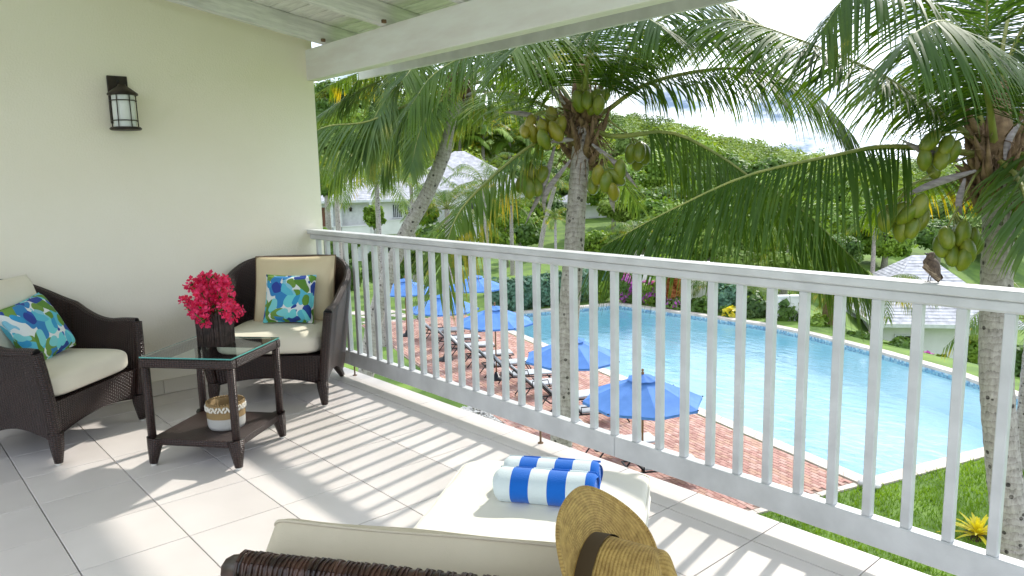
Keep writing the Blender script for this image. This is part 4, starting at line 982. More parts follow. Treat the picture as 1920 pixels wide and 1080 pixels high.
def palm(name, label, trunk_px, d, r_top, r_bot, fronds, nuts, seed, hd=0, nutscale=1, spathes=(), fib=1.0, group='coconut palms in front of the balcony', wl=.033, ll=1.15):
    rg = random.Random(seed)
    tp = [at(x, y, d+dd) for x, y, dd in trunk_px]; last = tp[-1]; dirn = (tp[-1]-tp[-2]).normalized()
    zb = float(gz(last.x, last.y)); kk = (zb-.15-last.z)/dirn.z if dirn.z < -.2 else 0
    base = last+dirn*kk*.55; base.z = zb-.15 if False else base.z
    base2 = V((base.x+dirn.x*.1, base.y+dirn.y*.1, zb-.15))
    pts = tp+[base, base2]; H = tp[0]
    e = tag(empty(name, (base2.x, base2.y, zb)), label, 'palm tree', group)
    inv = e.matrix_basis.inverted()
    loc = lambda p: V(p)-V((base2.x, base2.y, zb))
    trunk('trunk%d' % seed, [loc(p) for p in pts], r_top, r_bot, e)
    # leaf-base boots and fibre round the heart
    q = MB(); hl = loc(H)
    for k in range(64):
        a = rg.uniform(0, 6.28); r_ = r_top*rg.uniform(.8, 1.12); z0 = rg.uniform(-.45, .10)*fib; z1 = z0+rg.uniform(.05, .38)*fib; out = rg.uniform(.02, .26)
        p0 = hl+V((r_*math.cos(a), r_*math.sin(a), z0)); p1 = p0+V((math.cos(a)*out, math.sin(a)*out, z1-z0)); md = p0.lerp(p1, .5)+V((math.cos(a), math.sin(a), 0))*.03
        q.tube([p0, md, p1], [.040*fib, .026*fib, .006], 6)
    for k in range(110):
        a = rg.uniform(0, 6.28); p0 = hl+V((r_top*.9*math.cos(a), r_top*.9*math.sin(a), rg.uniform(-.3, .15)*fib)); l_ = rg.uniform(.15, .45)*fib
        p1 = p0+V((math.cos(a)*l_*.7, math.sin(a)*l_*.7, rg.uniform(-.35, .12)*fib)); q.tube([p0, p0.lerp(p1, .5)+V((0, 0, .05)), p1], [.008, .006, .002], 4)
    q.tube([hl+V((0, 0, -.45*fib)), hl+V((0, 0, .1)), hl+V((0, 0, .55*fib))], [r_top*1.05, r_top*1.25, r_top*.4], 12)
    q.build('leaf_base_fibre', m_fib, e)
    for k, spec in enumerate(fronds):
        pp, mt = spec[0], spec[1]; kw = spec[2] if len(spec) > 2 else {}
        P_ = [loc(at(x, y, d+dd)) for x, y, dd in pp]; P_[0] = hl+(P_[0]-hl)*.35
        kw = dict(dict(ll=ll, wl=wl, rr=.046), **kw); frond(P_, mt, e, seed=seed*100+k, **kw)
    for (cx_, cy_, dd, lst, yel) in nuts:
        o_ = hl+V((0, 0, .05)); st = MB()
        for (x, y, ddn, tilt) in lst:
            p_ = loc(at(x, y, d+dd+ddn)); o = link('coconut', nut_y if (yel and rg.random() < yel) else nut_g, e); o.location = p_
            o.rotation_euler = (rg.uniform(-.5, .5)+math.pi*0, rg.uniform(-.5, .5)+R(tilt), rg.uniform(0, 6)); s_ = nutscale*rg.uniform(.9, 1.1); o.scale = (s_*.88, s_*.88, s_*1.18)
            c_ = loc(at(cx_, cy_, d+dd)); st.tube([o_, o_.lerp(c_, .55)+V((0, 0, .10)), c_+V((0, 0, .03)), p_+V((0, 0, .09*s_))], [.020, .014, .010, .006], 5)
        st.build('fruit_stalk', m_rach, e)
    for (a, b_, c_) in spathes:             # dry boat-shaped bracts
        P_ = [loc(at(x, y, d+dd)) for x, y, dd in (a, b_, c_)]; rc = crom(P_, 12); q = MB()
        for i in range(13):
            t = i/12; wv = .038*math.sin(math.pi*min(.98, t*.85+.12)); T_ = (rc[min(12, i+1)]-rc[max(0, i-1)]).normalized(); sd = T_.cross(FWD).normalized(); nn = sd.cross(T_)
            q.v += [rc[i]-sd*wv+nn*wv*.5, rc[i]+nn*-.01, rc[i]+sd*wv+nn*wv*.5]
        for i in range(12):
            for j in (0, 1): q.face((3*i+j, 3*i+j+1, 3*i+j+4, 3*i+j+3), 0, None, True)
        q.build('dry_spathe', m_spathe, e)
    return e
def D(*p): return [(a, b_, (c[0] if c else 0)) for a, b_, *c in p]
# --- centre palm
N_ = lambda *l: [(x, y, rnd.uniform(-.14, .10), rnd.uniform(-25, 25)) for x, y in l]
palm('coconut_palm', 'coconut palm with yellowing nuts in the centre, nearest the pool umbrellas', D((1094, 225), (1088, 300), (1080, 400), (1076, 470), (1066, 600), (1056, 770), (1050, 860, .1)), 10.1, .118, .165, [
    (D((1085, 220), (1050, 186), (975, 116, -.2), (895, 100, -.5), (815, 138, -.8), (770, 200, -1)), m_fr1, dict(droop=1.15)),
    (D((1080, 250), (1003, 270, -.1), (915, 340, -.3), (855, 410, -.6), (822, 520, -.8)), m_fr3, dict(droop=1.0, ll=1.2, wl=.036)),
    (D((1095, 225), (1135, 209), (1211, 158, -.1), (1327, 131, -.2), (1420, 133, -.3), (1520, 170, -.4), (1600, 255, -.5)), m_fr2, dict(droop=1.35, ll=1.2, start=.22)),
    (D((1100, 215), (1135, 151), (1184, 84, -.2), (1255, 27, -.4), (1350, 5, -.7), (1450, 60, -1)), m_fr2, dict(droop=1.2, ll=1.2)),
    (D((1098, 250), (1150, 256, -.2), (1255, 249, -.5), (1344, 289, -.8), (1420, 342, -1), (1504, 394, -1.2), (1628, 513, -1.5)), m_fr1, dict(droop=1.9, ll=1.5, start=.22, wl=.036)),
    (D((1092, 215), (1092, 120), (1070, 40), (1010, -10, -.2), (930, 20, -.4)), m_fr2),
    (D((1098, 215), (1108, 110), (1130, 10, .2), (1190, -50, .3), (1290, -40, .3)), m_fr2),
    (D((1092, 215), (1080, 130, -.4), (1050, 60, -1.0), (1010, 50, -1.8), (960, 100, -2.5)), m_fr1),
    (D((1098, 220), (1140, 140, .6), (1200, 100, 1.6), (1270, 105, 2.6)), m_fr1),
    (D((1088, 220), (1040, 150, .7), (985, 125, 1.6), (930, 150, 2.4)), m_fr1),
    (D((1086, 235), (1040, 208, .4), (965, 175, .9), (905, 178, 1.3), (850, 225, 1.6)), m_fr4),
    (D((1098, 225), (1150, 160, .2), (1240, 70, .2), (1350, 60, .0), (1450, 120, -.2)), m_fr2, dict(droop=1.2)),
    (D((1095, 215), (1100, 130, -.5), (1125, 50, -1.2), (1180, 20, -2.0), (1240, 50, -2.6)), m_fr2),
    (D((1092, 250), (1120, 300, .5), (1160, 330, 1.2), (1200, 390, 1.6)), m_fr4, dict(ll=.6)),
  ], [(1010, 215, -.25, N_((1035, 220), (1018, 241), (994, 232), (1000, 250), (1050, 236), (985, 245), (1042, 246), (1020, 262)), .75),
      (1105, 150, -.25, N_((1085, 190), (1101, 187), (1116, 184), (1131, 182), (1095, 168), (1112, 198), (1122, 196)), 0),
      (1000, 300, -.3, N_((995, 326), (979, 343), (1006, 350), (1016, 328), (990, 352)), .6),
      (1130, 290, -.3, N_((1121, 328), (1136, 341), (1150, 360), (1155, 332), (1113, 346), (1163, 318)), .4),
      (1185, 262, -.1, N_((1183, 288), (1199, 284), (1196, 300), (1208, 288)), .5)], 1, nutscale=1.08,
  spathes=[((1040, 275, -.25), (1020, 345, -.3), (985, 420, -.35)), ((1070, 300, -.3), (1025, 360, -.35), (1020, 400, -.3)), ((1110, 270, -.3), (1160, 310, -.35), (1195, 352, -.35)), ((1060, 195, -.2), (1020, 150, -.25), (1010, 130, -.2)), ((1075, 262, -.3), (1050, 262, -.35), (1030, 268, -.35)), ((1150, 350, -.2), (1148, 375, -.25), (1152, 398, -.2)), ((1040, 235, -.1), (990, 215, -.2), (945, 210, -.3))], fib=1.5)
# --- right palm
palm('coconut_palm', 'tall coconut palm at the right edge with green nut clusters and grey trunk', D((1868, 290), (1870, 380), (1871, 450), (1868, 560), (1868, 700), (1880, 860), (1896, 1000), (1902, 1060)), 7.8, .135, .185, [
    (D((1850, 300), (1780, 283), (1659, 275), (1560, 293, -.1), (1400, 330, -.1), (1250, 398, -.1), (1130, 462, 0)), m_fr2, dict(droop=1.9, ll=1.35, start=.2)),
    (D((1865, 290), (1842, 240), (1815, 130, -.1), (1763, 31, -.3), (1690, -30, -.5), (1600, -20, -.7), (1540, 60, -.8)), m_fr2, dict(droop=1.5, ll=1.3)),
    (D((1860, 290), (1804, 244), (1700, 171), (1607, 119), (1400, 41), (1290, 40)), m_fr2, dict(droop=1.3, ll=1.2, start=.2)),
    (D((1880, 290), (1920, 240), (1990, 210, .1), (2080, 260, .2)), m_fr1),
    (D((1868, 280), (1872, 180), (1885, 60, .2), (1920, -60, .5), (1990, -120, .8)), m_fr2),
    (D((1868, 285), (1880, 150), (1935, 30, -.2), (2020, 0, -.5)), m_fr2, dict(droop=1.4)),
    (D((1865, 290), (1852, 180, -.5), (1825, 90, -1.2), (1770, 40, -1.9), (1700, 70, -2.4)), m_fr2, dict(droop=1.6, ll=1.2)),
    (D((1880, 310), (1925, 290, -.3), (1990, 310, -.7), (2050, 400, -1.0)), m_fr1, dict(droop=1.3)),
    (D((1870, 290), (1900, 200, .8), (1960, 150, 1.8), (2050, 170, 2.6)), m_fr1),
    (D((1862, 285), (1800, 200, .8), (1720, 150, 1.8), (1640, 165, 2.8)), m_fr2),
    (D((1866, 280), (1858, 150, .5), (1835, 40, 1.0), (1780, -50, 1.5)), m_fr2),
    (D((1866, 310), (1905, 330, -.5), (1925, 380, -.9), (1930, 460, -1.1)), m_fr4, dict(droop=1.2, ll=.7)),
    (D((1855, 310), (1790, 330, .6), (1710, 345, 1.3), (1620, 400, 1.9)), m_fr3, dict(droop=1.3, ll=.8)),
    (D((1866, 285), (1862, 160), (1850, 60), (1855, -60, -.2)), m_fr2),
  ], [(1750, 255, -.2, N_((1745, 264), (1733, 299), (1766, 296), (1750, 316), (1786, 285), (1775, 272)), 0),
      (1700, 360, -.2, N_((1668, 405), (1684, 398), (1700, 402), (1716, 408), (1697, 420), (1724, 385), (1728, 412), (1690, 430), (1658, 415), (1710, 425)), .15),
      (1790, 405, -.25, N_((1775, 445), (1803, 438), (1820, 448), (1765, 460), (1795, 462), (1784, 478), (1806, 485), (1815, 468), (1830, 458), (1795, 440)), .1)], 2, nutscale=.98,
  spathes=[((1800, 300, -.2), (1740, 285, -.25), (1690, 262, -.2)), ((1810, 335, -.2), (1800, 380, -.25), (1805, 405, -.2)), ((1890, 395, -.25), (1900, 430, -.3), (1880, 485, -.3)), ((1885, 300, -.2), (1895, 260, -.2), (1918, 225, -.2)), ((1830, 320, -.2), (1750, 345, -.2), (1690, 370, -.2))], fib=1.35)
# --- left leaning palm
palm('coconut_palm', 'leaning coconut palm at the left with curved ringed trunk before the villa', D((864, 160), (852, 215), (832, 290), (800, 365), (762, 435), (728, 515), (703, 600), (690, 680)), 14.0, .118, .165, [
    (D((858, 160), (820, 143), (757, 155), (718, 194, -.2), (690, 250, -.4), (680, 300, -.5)), m_fr4, dict(droop=.75, ll=1.15, wl=.045)),
    (D((858, 155), (790, 128, .3), (690, 162, .6), (600, 215, .8)), m_fr4, dict(droop=.8, ll=1.2)),
    (D((858, 170), (790, 186, -.2), (690, 228, -.4), (610, 238, -.6), (550, 275, -.7)), m_fr4, dict(droop=1.9, ll=1.5, wl=.045)),
    (D((866, 155), (900, 115), (960, 95), (1020, 130), (1060, 190)), m_fr1),
    (D((860, 150), (835, 100), (775, 80), (700, 120, .3), (640, 190, .5)), m_fr4, dict(droop=.9)),
    (D((866, 150), (885, 80), (940, 40), (1010, 60)), m_fr1),
    (D((868, 165), (912, 155), (962, 185), (995, 255)), m_fr1, dict(ll=.7)),
    (D((862, 150), (835, 115, -.8), (795, 105, -1.8), (755, 150, -2.6)), m_fr1),
    (D((866, 155), (905, 130, .9), (945, 130, 1.8), (990, 170, 2.6)), m_fr1),
    (D((855, 170), (805, 200, .5), (750, 250, .9), (715, 330, 1.2)), m_fr4, dict(droop=1.2)),
    (D((862, 150), (850, 70), (810, 20), (740, 20)), m_fr1),
    (D((858, 160), (800, 150, .8), (700, 130, 1.8), (620, 160, 2.6)), m_fr3),
    (D((860, 165), (830, 185, -.6), (790, 240, -1.1), (770, 320, -1.3)), m_fr4, dict(ll=.75)),
    (D((858, 175), (800, 215, .8), (700, 260, 1.6), (620, 340, 2.1)), m_fr4, dict(droop=1.5, ll=1.2)),
  ], [(895, 185, -.2, N_((884, 195), (893, 213), (905, 203), (914, 216), (900, 225), (922, 208), (930, 214)), .35)], 3, nutscale=1.0, wl=.040,
  spathes=[((870, 180, -.2), (905, 170, -.2), (935, 190, -.2))], fib=1.0)

# ---------------------------------------------------------------- smaller palms: generic crowns
def small_palm(name, label, x, y, zb, h, rt_, nfr, fl, mt, seed, lean=(0, 0), ll=.5, droop=1.1, wl=.03, group='garden palms', trunkmat=None, up=.9):
    rg = random.Random(seed); e = tag(empty(name, (x, y, zb)), label, 'palm tree', group)
    top = V((lean[0], lean[1], h)); q = MB()
    q.tube(crom([V((0, 0, -.2)), V((lean[0]*.35, lean[1]*.35, h*.5)), top], 24), [rt_*(1.25-.4*i/24+.05*math.sin(i*2.2)) for i in range(25)], 10); q.build('trunk', trunkmat or m_bark, e)
    for k in range(nfr):
        a = 2.399*k+rg.uniform(-.2, .2); el = up*(1-k/nfr*1.15)+rg.uniform(-.1, .1); l_ = fl*rg.uniform(.85, 1.1); o_ = V((math.cos(a), math.sin(a), 0))
        p1 = top+o_*l_*.35*math.cos(el)+V((0, 0, l_*.35*math.sin(el)+.05)); p2 = p1+o_*l_*.35*math.cos(el*.5)+V((0, 0, l_*.3*math.sin(el-.45))); p3 = p2+o_*l_*.28+V((0, 0, l_*.3*math.sin(el-1.25)))
        frond([top, p1, p2, p3], mt if rg.random() < .75 else m_fr3, e, ll=ll, n=int(l_/.085)+10, droop=droop, seed=seed*50+k, wl=wl, rr=.02, segs=3)
    return e
def gp_(px, py, d):
    p_ = at(px, py, d); return p_.x, p_.y, p_.z
def palm_px(label, hx_, hy_, d, nfr, fl, mt, seed, rt_=.12, lean=(0, 0), **kw):
    H = at(hx_, hy_, d); zb = float(gz(H.x-lean[0], H.y-lean[1])); small_palm('palm', label, H.x-lean[0], H.y-lean[1], zb, H.z-zb, rt_, nfr, fl, mt, seed, lean, **kw)
palm_px('slim palm with hanging pale frond before the left villa', 706, 345, 27, 15, 2.3, m_fr4, 21, rt_=.10, ll=.6)
palm_px('bushy palm beside the villa balcony, left of the centre palm', 838, 392, 34, 18, 2.4, m_fr1, 22, rt_=.14, ll=.55, up=1.2)
palm_px('palm before the pale villa roofs, left of the centre crown', 908, 345, 38, 15, 2.6, m_fr4, 23, rt_=.13, ll=.6, up=1.1)
palm_px('young palm with reddish crown on the far lawn', 1041, 412, 36, 12, 1.0, m_fr3, 24, rt_=.07, ll=.3, up=1.3)
palm_px('leaning palm trunk on the far lawn left of the centre trunk', 1040, 350, 42, 13, 2.3, m_fr4, 25, rt_=.13, lean=(1.0, .6))
palm_px('shaggy palm beyond the pool, left of the right house door', 1556, 545, 31, 14, 1.7, m_fr3, 26, rt_=.24, ll=.6, trunkmat=m_fib, up=.5, droop=1.4)
palm_px('palm with yellowing fronds in front of the right house door', 1640, 540, 29, 14, 2.0, m_fr3, 27, rt_=.12, ll=.7, up=.6, droop=1.6)
palm_px('low grey green palm behind the pool edge', 1395, 545, 34, 12, 1.9, m_hedge and m_fr4, 28, rt_=.12, ll=.6)
palm_px('low palm behind the pool beside the croton', 1330, 540, 34.5, 10, 1.5, m_fr1, 29, rt_=.10, ll=.5)
palm_px('palm leaning in from the right edge beyond the trunk', 1935, 600, 15, 14, 1.9, m_fr4, 30, rt_=.12, ll=.6, up=.9)
palm_px('palm behind the right house roof', 1640, 430, 44, 14, 2.2, m_fr1, 31, rt_=.12, ll=.6)
palm_px('palm half hiding the left end of the villa', 628, 322, 36, 14, 2.8, m_fr4, 32, rt_=.12, ll=.75)
palm_px('palm in front of the middle of the villa roof', 770, 330, 44, 14, 2.6, m_fr1, 33, rt_=.12, ll=.7)
palm_px('low palm at the foot of the villa arch', 880, 425, 40, 13, 1.9, m_fr4, 34, rt_=.12, ll=.55, up=1.2)
palm_px('palm on the lawn below the large pale roof', 958, 385, 46, 14, 2.4, m_fr1, 35, rt_=.12, ll=.6, up=1.1)
palm_px('palm behind the pool right of the centre trunk', 1190, 440, 44, 14, 2.2, m_fr4, 36, rt_=.12, ll=.6)
palm_px('palm in the dense garden behind the crossing fronds', 1480, 450, 40, 14, 2.3, m_fr1, 37, rt_=.12, ll=.6)
for i, (px, py, d) in enumerate([(905, 255, 92), (955, 262, 95), (862, 262, 90), (1000, 275, 98), (930, 232, 104), (790, 262, 94), (745, 235, 98), (980, 240, 108), (820, 238, 102), (880, 225, 110), (690, 250, 95), (1030, 300, 92), (1010, 250, 112)]):
    H = at(px, py, d); zb = float(gz(H.x, H.y)); lb = ['leftmost', 'second', 'third', 'fourth', 'fifth', 'sixth', 'seventh', 'eighth', 'ninth', 'tenth', 'eleventh', 'twelfth', 'rightmost']
    rk = sorted([905, 955, 862, 1000, 930, 790, 745, 980, 820, 880, 690, 1030, 1010]).index(px)
    small_palm('palm', 'bright green palm on the hillside above the villa roofs, %s from the left' % lb[rk] if 0 < rk < 12 else 'bright green palm on the hillside above the villa roofs, %s of them' % lb[rk], H.x, H.y, zb, max(1.2, H.z-zb), .22, 13, 4.4, m_bfoil2, 60+i, ll=1.5, wl=.16, droop=.9, group='palms on the hillside', up=1.1)

# ================================================================ shrubs, hedge, flowers, far wood
def shrub(name, label, cat, cen, rad, n, size, mt, group=None, flowers=None, stem=True):
    cx_, cy_, cz_ = cen; zb = cz_-rad[2]; e = tag(empty(name, (cx_, cy_, zb)), label, cat, group)
    vs_ = [leafcloud((0, 0, rad[2]), rad, n//2, size)]
    for k in range(12):
        a = rnd.uniform(0, 6.28); rr = rnd.uniform(.4, 1.05); vs_.append(leafcloud((rad[0]*rr*math.cos(a), rad[1]*rr*math.sin(a), rad[2]*rnd.uniform(.35, 1.75)), tuple(r_*rnd.uniform(.22, .48) for r_ in rad), n//12, size))
    link('foliage', qmesh('foliage', np.concatenate(vs_), mt), e)
    if flowers:
        fm, fn, fs = flowers; link('flowers', qmesh('flowers', leafcloud((0, 0, rad[2]*1.1), tuple(r_*1.03 for r_ in rad), fn, fs, shell=.85), fm), e)
    if stem:
        q = MB()
        for k in range(4): a = k*1.6; q.tube([(0, 0, -.15), (rad[0]*.4*math.cos(a), rad[1]*.4*math.sin(a), rad[2]*1.1)], [.04, .015], 5)
        q.build('stem', m_fib, e)
    return e
def shrub_px(name, label, cat, px, py, d, wpx, hpx, n, size, mt, **kw):
    c = at(px, py, d); k = d/FPX; shrub(name, label, cat, c, (wpx*k/2, wpx*k/2*.9, hpx*k/2), n, size, mt, **kw)
hd0, hd1 = onz(925, 592, G), onz(1128, 563, G)
hed = tag(empty('hedge', hd0), 'clipped blue green hedge behind the left end of the pool', 'hedge'); hv = []
for k in range(26):
    t = k/25; p_ = (hd1-hd0)*t; hv.append(leafcloud((p_.x-.5+rnd.uniform(-.15, .15), p_.y+.6, .78+rnd.uniform(-.08, .08)), (.62, .62, .82+rnd.uniform(-.08, .1)), 420, .10, shell=.7))
link('foliage', qmesh('foliage', np.concatenate(hv), m_hedge), hed)
q = MB()
for k in range(26):
    p_ = (hd1-hd0)*(k/25); q.tube([(p_.x-.5, p_.y+.6, -.1), (p_.x-.5, p_.y+.6, .9)], .03, 5)
q.build('stem', m_fib, hed)
# border behind the pool
shrub_px('shrub', 'green shrub between the hedge and the pink bougainvillea', 'shrub', 1128, 545, 36.5, 46, 36, 900, .10, m_bfoil2)
shrub_px('bougainvillea', 'purple bougainvillea bush beyond the pool, right of the hedge', 'bougainvillea', 1170, 540, 36, 52, 56, 1100, .10, m_bfoil, flowers=(m_purp, 420, .09))
shrub_px('bougainvillea', 'magenta bougainvillea bush left of the orange croton', 'bougainvillea', 1216, 552, 35.5, 52, 50, 1000, .10, m_bfoil2, flowers=(m_purp, 320, .09))
shrub_px('croton', 'orange croton bush beyond the pool edge', 'croton', 1257, 540, 35, 48, 62, 1000, .11, m_orng)
shrub_px('shrub', 'low mauve shrub under the orange croton', 'shrub', 1262, 570, 34.3, 64, 24, 700, .08, m_bfoil, flowers=(m_purp, 160, .06))
shrub_px('shrub', 'dark green shrub right of the orange croton', 'shrub', 1322, 572, 33.4, 52, 34, 800, .10, m_bfoil)
shrub_px('shrub', 'grey green feathery shrub beyond the pool', 'shrub', 1370, 560, 33, 58, 58, 1000, .12, m_hedge)
shrub_px('shrub', 'yellow flowering shrub at the pool rim', 'shrub', 1372, 590, 32, 40, 28, 600, .09, m_bfoil, flowers=(m_yel, 150, .11))
shrub_px('shrub', 'dry pale shrub behind the pool rim', 'shrub', 1415, 575, 32, 50, 50, 800, .11, m_fr4)
shrub_px('shrub', 'dark leafy shrub left of the shaggy palm', 'shrub', 1470, 585, 31.2, 60, 48, 900, .12, m_bfoil)
shrub_px('shrub', 'green shrub at the foot of the shaggy palm', 'shrub', 1528, 610, 30, 46, 34, 700, .10, m_bfoil2)
shrub_px('shrub', 'clipped green shrub before the right house wall', 'shrub', 1612, 634, 28, 44, 26, 700, .09, m_bfoil)
shrub_px('shrub', 'dark rounded shrub left of the house window', 'shrub', 1686, 655, 26.8, 56, 36, 800, .10, m_bfoil)
shrub_px('bougainvillea', 'small pink flowering plant before the house wall', 'flowers', 1736, 672, 25.8, 30, 22, 420, .08, m_bfoil2, flowers=(m_purp, 120, .08))
shrub_px('shrub', 'yellow green shrub under the house window', 'shrub', 1760, 680, 25.4, 36, 26, 500, .09, m_fr3)
shrub_px('shrub', 'bright clipped bush beside the house, left of the right trunk', 'shrub', 1826, 655, 27, 52, 60, 1300, .10, m_bfoil2)
shrub_px('shrub', 'loose green shrub at the right edge beyond the trunk', 'shrub', 1912, 690, 23, 60, 90, 1000, .12, m_bfoil)
# left lawn shrubs below the villa
for i, (px, py, d, w_, h_, mt, lb) in enumerate([(662, 520, 42, 34, 70, m_bfoil, 'dark shrub below the villa wall, leftmost'), (700, 500, 40, 36, 60, m_bfoil, 'shrub below the villa wall behind the leaning trunk'), (748, 500, 38, 40, 66, m_bfoil, 'dark shrub on the lawn right of the leaning trunk'), (785, 490, 42, 44, 54, m_bfoil, 'green shrub on the lawn left of the yellow frond'), (810, 440, 48, 70, 40, m_bfoil, 'low shrub before the villa arch')]):
    shrub_px('shrub', lb, 'shrub', px, py, d, w_, h_, 900, .14, mt, group='shrubs on the left lawn')
for i, (px, py, d, w_, h_, lb) in enumerate([(600, 452, 46, 40, 50, 'shrub at the left corner of the villa garden'), (640, 470, 44, 60, 40, 'broad shrub under the villa loggia'), (830, 455, 44, 80, 50, 'broad bush at the foot of the leaning trunk'), (870, 470, 42, 70, 50, 'bush behind the yellow frond'), (930, 450, 50, 80, 50, 'bush on the lawn edge below the pale roof'), (985, 440, 54, 60, 44, 'round bush on the lawn left of the centre trunk'), (1125, 455, 52, 80, 50, 'bush on the lawn just right of the centre trunk'), (1020, 385, 62, 90, 60, 'bush high on the lawn behind the hanging spathes'), (700, 405, 50, 40, 44, 'bush in front of the villa parapet'), (800, 400, 50, 50, 50, 'bush at the right end of the villa')]):
    shrub_px('shrub', lb, 'shrub', px, py, d, w_, h_, 1500, .13, [m_bfoil2, m_bfoil][i % 2], group='bushes before the villas')
# mid distance trees
MT = [(1230, 330, 70, 150, 110), (1320, 350, 66, 150, 100), (1190, 300, 84, 110, 110), (1290, 300, 95, 150, 90), (1410, 350, 80, 120, 110), (1180, 385, 58, 100, 80), (1250, 410, 52, 120, 80), (1345, 420, 48, 130, 90), (1440, 440, 45, 140, 90), (1530, 420, 50, 150, 110), (1620, 400, 60, 150, 110), (1700, 420, 66, 120, 80), (1790, 400, 80, 200, 80), (1560, 470, 42, 110, 70), (1470, 500, 38, 90, 60), (1150, 345, 66, 120, 90), (1280, 385, 58, 160, 90), (1400, 400, 56, 150, 90), (1500, 370, 62, 150, 90), (1205, 440, 50, 110, 60), (1330, 455, 46, 130, 60), (1660, 450, 48, 110, 70), (1760, 440, 52, 120, 60), (1850, 440, 56, 130, 80), (660, 240, 62, 110, 80), (610, 340, 48, 60, 60), (760, 350, 66, 60, 50), (945, 400, 50, 70, 60), (990, 330, 70, 110, 60), (1385, 495, 40, 90, 60), (1280, 470, 46, 80, 60), (1905, 400, 60, 120, 110), (1100, 400, 80, 90, 60), (975, 420, 60, 80, 60), (640, 200, 75, 150, 90), (620, 290, 60, 90, 90), (760, 290, 78, 110, 70), (1070, 350, 85, 90, 80), (1000, 360, 80, 80, 60), (1240, 500, 34, 70, 40)]
CELLS = [(690, 'above the left villa'), (880, 'behind the leaning trunk'), (1060, 'left of the centre trunk'), (1215, 'just right of the centre trunk'), (1300, 'behind the centre palm\'s drooping frond'), (1390, 'above the two crossing fronds'), (1490, 'behind the right palm\'s long left frond'), (1600, 'right of the crossing fronds'), (1740, 'left of the green nut clusters'), (2000, 'behind the right palm crown')]
def cell(px): return next(i for i, (x, _) in enumerate(CELLS) if px < x)
ORD = ['highest', 'second highest', 'third highest', 'fourth highest', 'fifth highest', 'sixth highest', 'seventh highest']
def tree_label(i):
    c = cell(MT[i][0]); mem = sorted([j for j in range(len(MT)) if cell(MT[j][0]) == c], key=lambda j: (MT[j][1], MT[j][0])); r_ = mem.index(i)
    return 'green tree %s, %s there' % (CELLS[c][1], 'lowest' if r_ == len(mem)-1 and r_ else ORD[r_])
for i, (px, py, d, w_, h_) in enumerate(MT):
    k = d/FPX; c = at(px, py, d)
    e = shrub('tree', tree_label(i), 'tree', c, (w_*k/2, w_*k/2, h_*k/2), 5200, max(.10, d*.0022), [m_bfoil2, m_bfoil, m_forest][i % 3], group='trees on the slope', stem=False)
    zb = float(gz(c.x, c.y)); q = MB(); h0 = c.z-h_*k/2; q.tube([(0, 0, min(-.3, zb-h0)), (.1, 0, h_*k*.3), (.0, .2, h_*k*.8)], [.22, .16, .05], 7)
    for j in range(4): a = j*1.7; q.tube([(.05, 0, h_*k*.25), (w_*k*.3*math.cos(a), w_*k*.3*math.sin(a), h_*k*.65)], [.09, .03], 5)
    q.build('trunk', m_bark, e)
# far wood on the hills: one mass
fv = []; cnt = 0
while cnt < 1150:
    x, y = rnd.uniform(-290, 40), rnd.uniform(15, 330); hh = float(hillz(x, y)); r_ = math.hypot(x-5, y+3)
    rel = V((x, y, 0))-CAM; px_ = 960+FPX*rel.dot(RGT)/max(1, rel.dot(FWD))
    if rel.dot(FWD) < 60 or not 480 < px_ < 2050 or (hh < 1.5 and rnd.random() > .25) or r_ < 85 or r_ > 330: continue
    zz = float(gz(x, y)); s_ = rnd.uniform(2.2, 4.6)*(1 if r_ > 140 else .8); cnt += 1
    fv.append(leafcloud((x, y, zz+s_*.6), (s_, s_, s_*.95), 470, .21 if r_ < 170 else .30, shell=.6, up=.6))
kind(link('hillside_wood', qmesh('hillside_wood', np.concatenate(fv), m_forest)), 'stuff')
# yellow bromeliads by the right trunk
def brom(label, px, py, s_, seed):
    rg = random.Random(seed); p_ = onz(px, py, G); e = tag(empty('bromeliad', p_), label, 'plant', 'yellow bromeliads on the lawn')
    q = MB(); q.lathe([(0, .05), (.16, .03), (.30, -.01)], 14, None, 0, True, lambda a, z: 1+.2*math.sin(3*a)); q.build('soil_mound', m_soil, e)
    me_ = None
    for k in range(34):
        a = 2.399*k; el = R(82-66*k/34)+rg.uniform(-.1, .1); l_ = s_*rg.uniform(.75, 1.1); o_ = V((math.cos(a), math.sin(a), 0)); sd = V((-o_.y, o_.x, 0)); q = MB()
        for j in range(6):
            t = j/5; c = o_*(l_*t*math.cos(el)*(1+.25*t))+V((0, 0, .05+l_*t*math.sin(el)-.30*l_*t*t)); w_ = .034*s_/.5*math.sin(math.pi*min(.97, .22+.72*t))
            q.v += [c-sd*w_, c+V((0, 0, -.012)), c+sd*w_]
        for j in range(5):
            for i in (0, 1): q.face((3*j+i, 3*j+i+1, 3*j+i+4, 3*j+i+3), 0, None, True)
        q.build('leaf', m_yel, e)
brom('yellow bromeliad on the lawn left of the right trunk', 1833, 1008, .52, 1)
brom('yellow bromeliad at the right edge behind the trunk', 1930, 965, .48, 2)
q = MB(); bmr = bmesh.new(); bmesh.ops.create_icosphere(bmr, subdivisions=3, radius=.2)
for v_ in bmr.verts: v_.co *= 1+.18*math.sin(v_.co.x*17+1)*math.sin(v_.co.y*13)+.08*math.sin(v_.co.z*31); v_.co.z *= .55
q.bm(bmr, None, 0, True); o = q.build('rock', m_stone); o.location = onz(1632, 912, G)+V((0, 0, .05)); tag(o, 'pale rock on the grass at the terrace corner', 'rock')

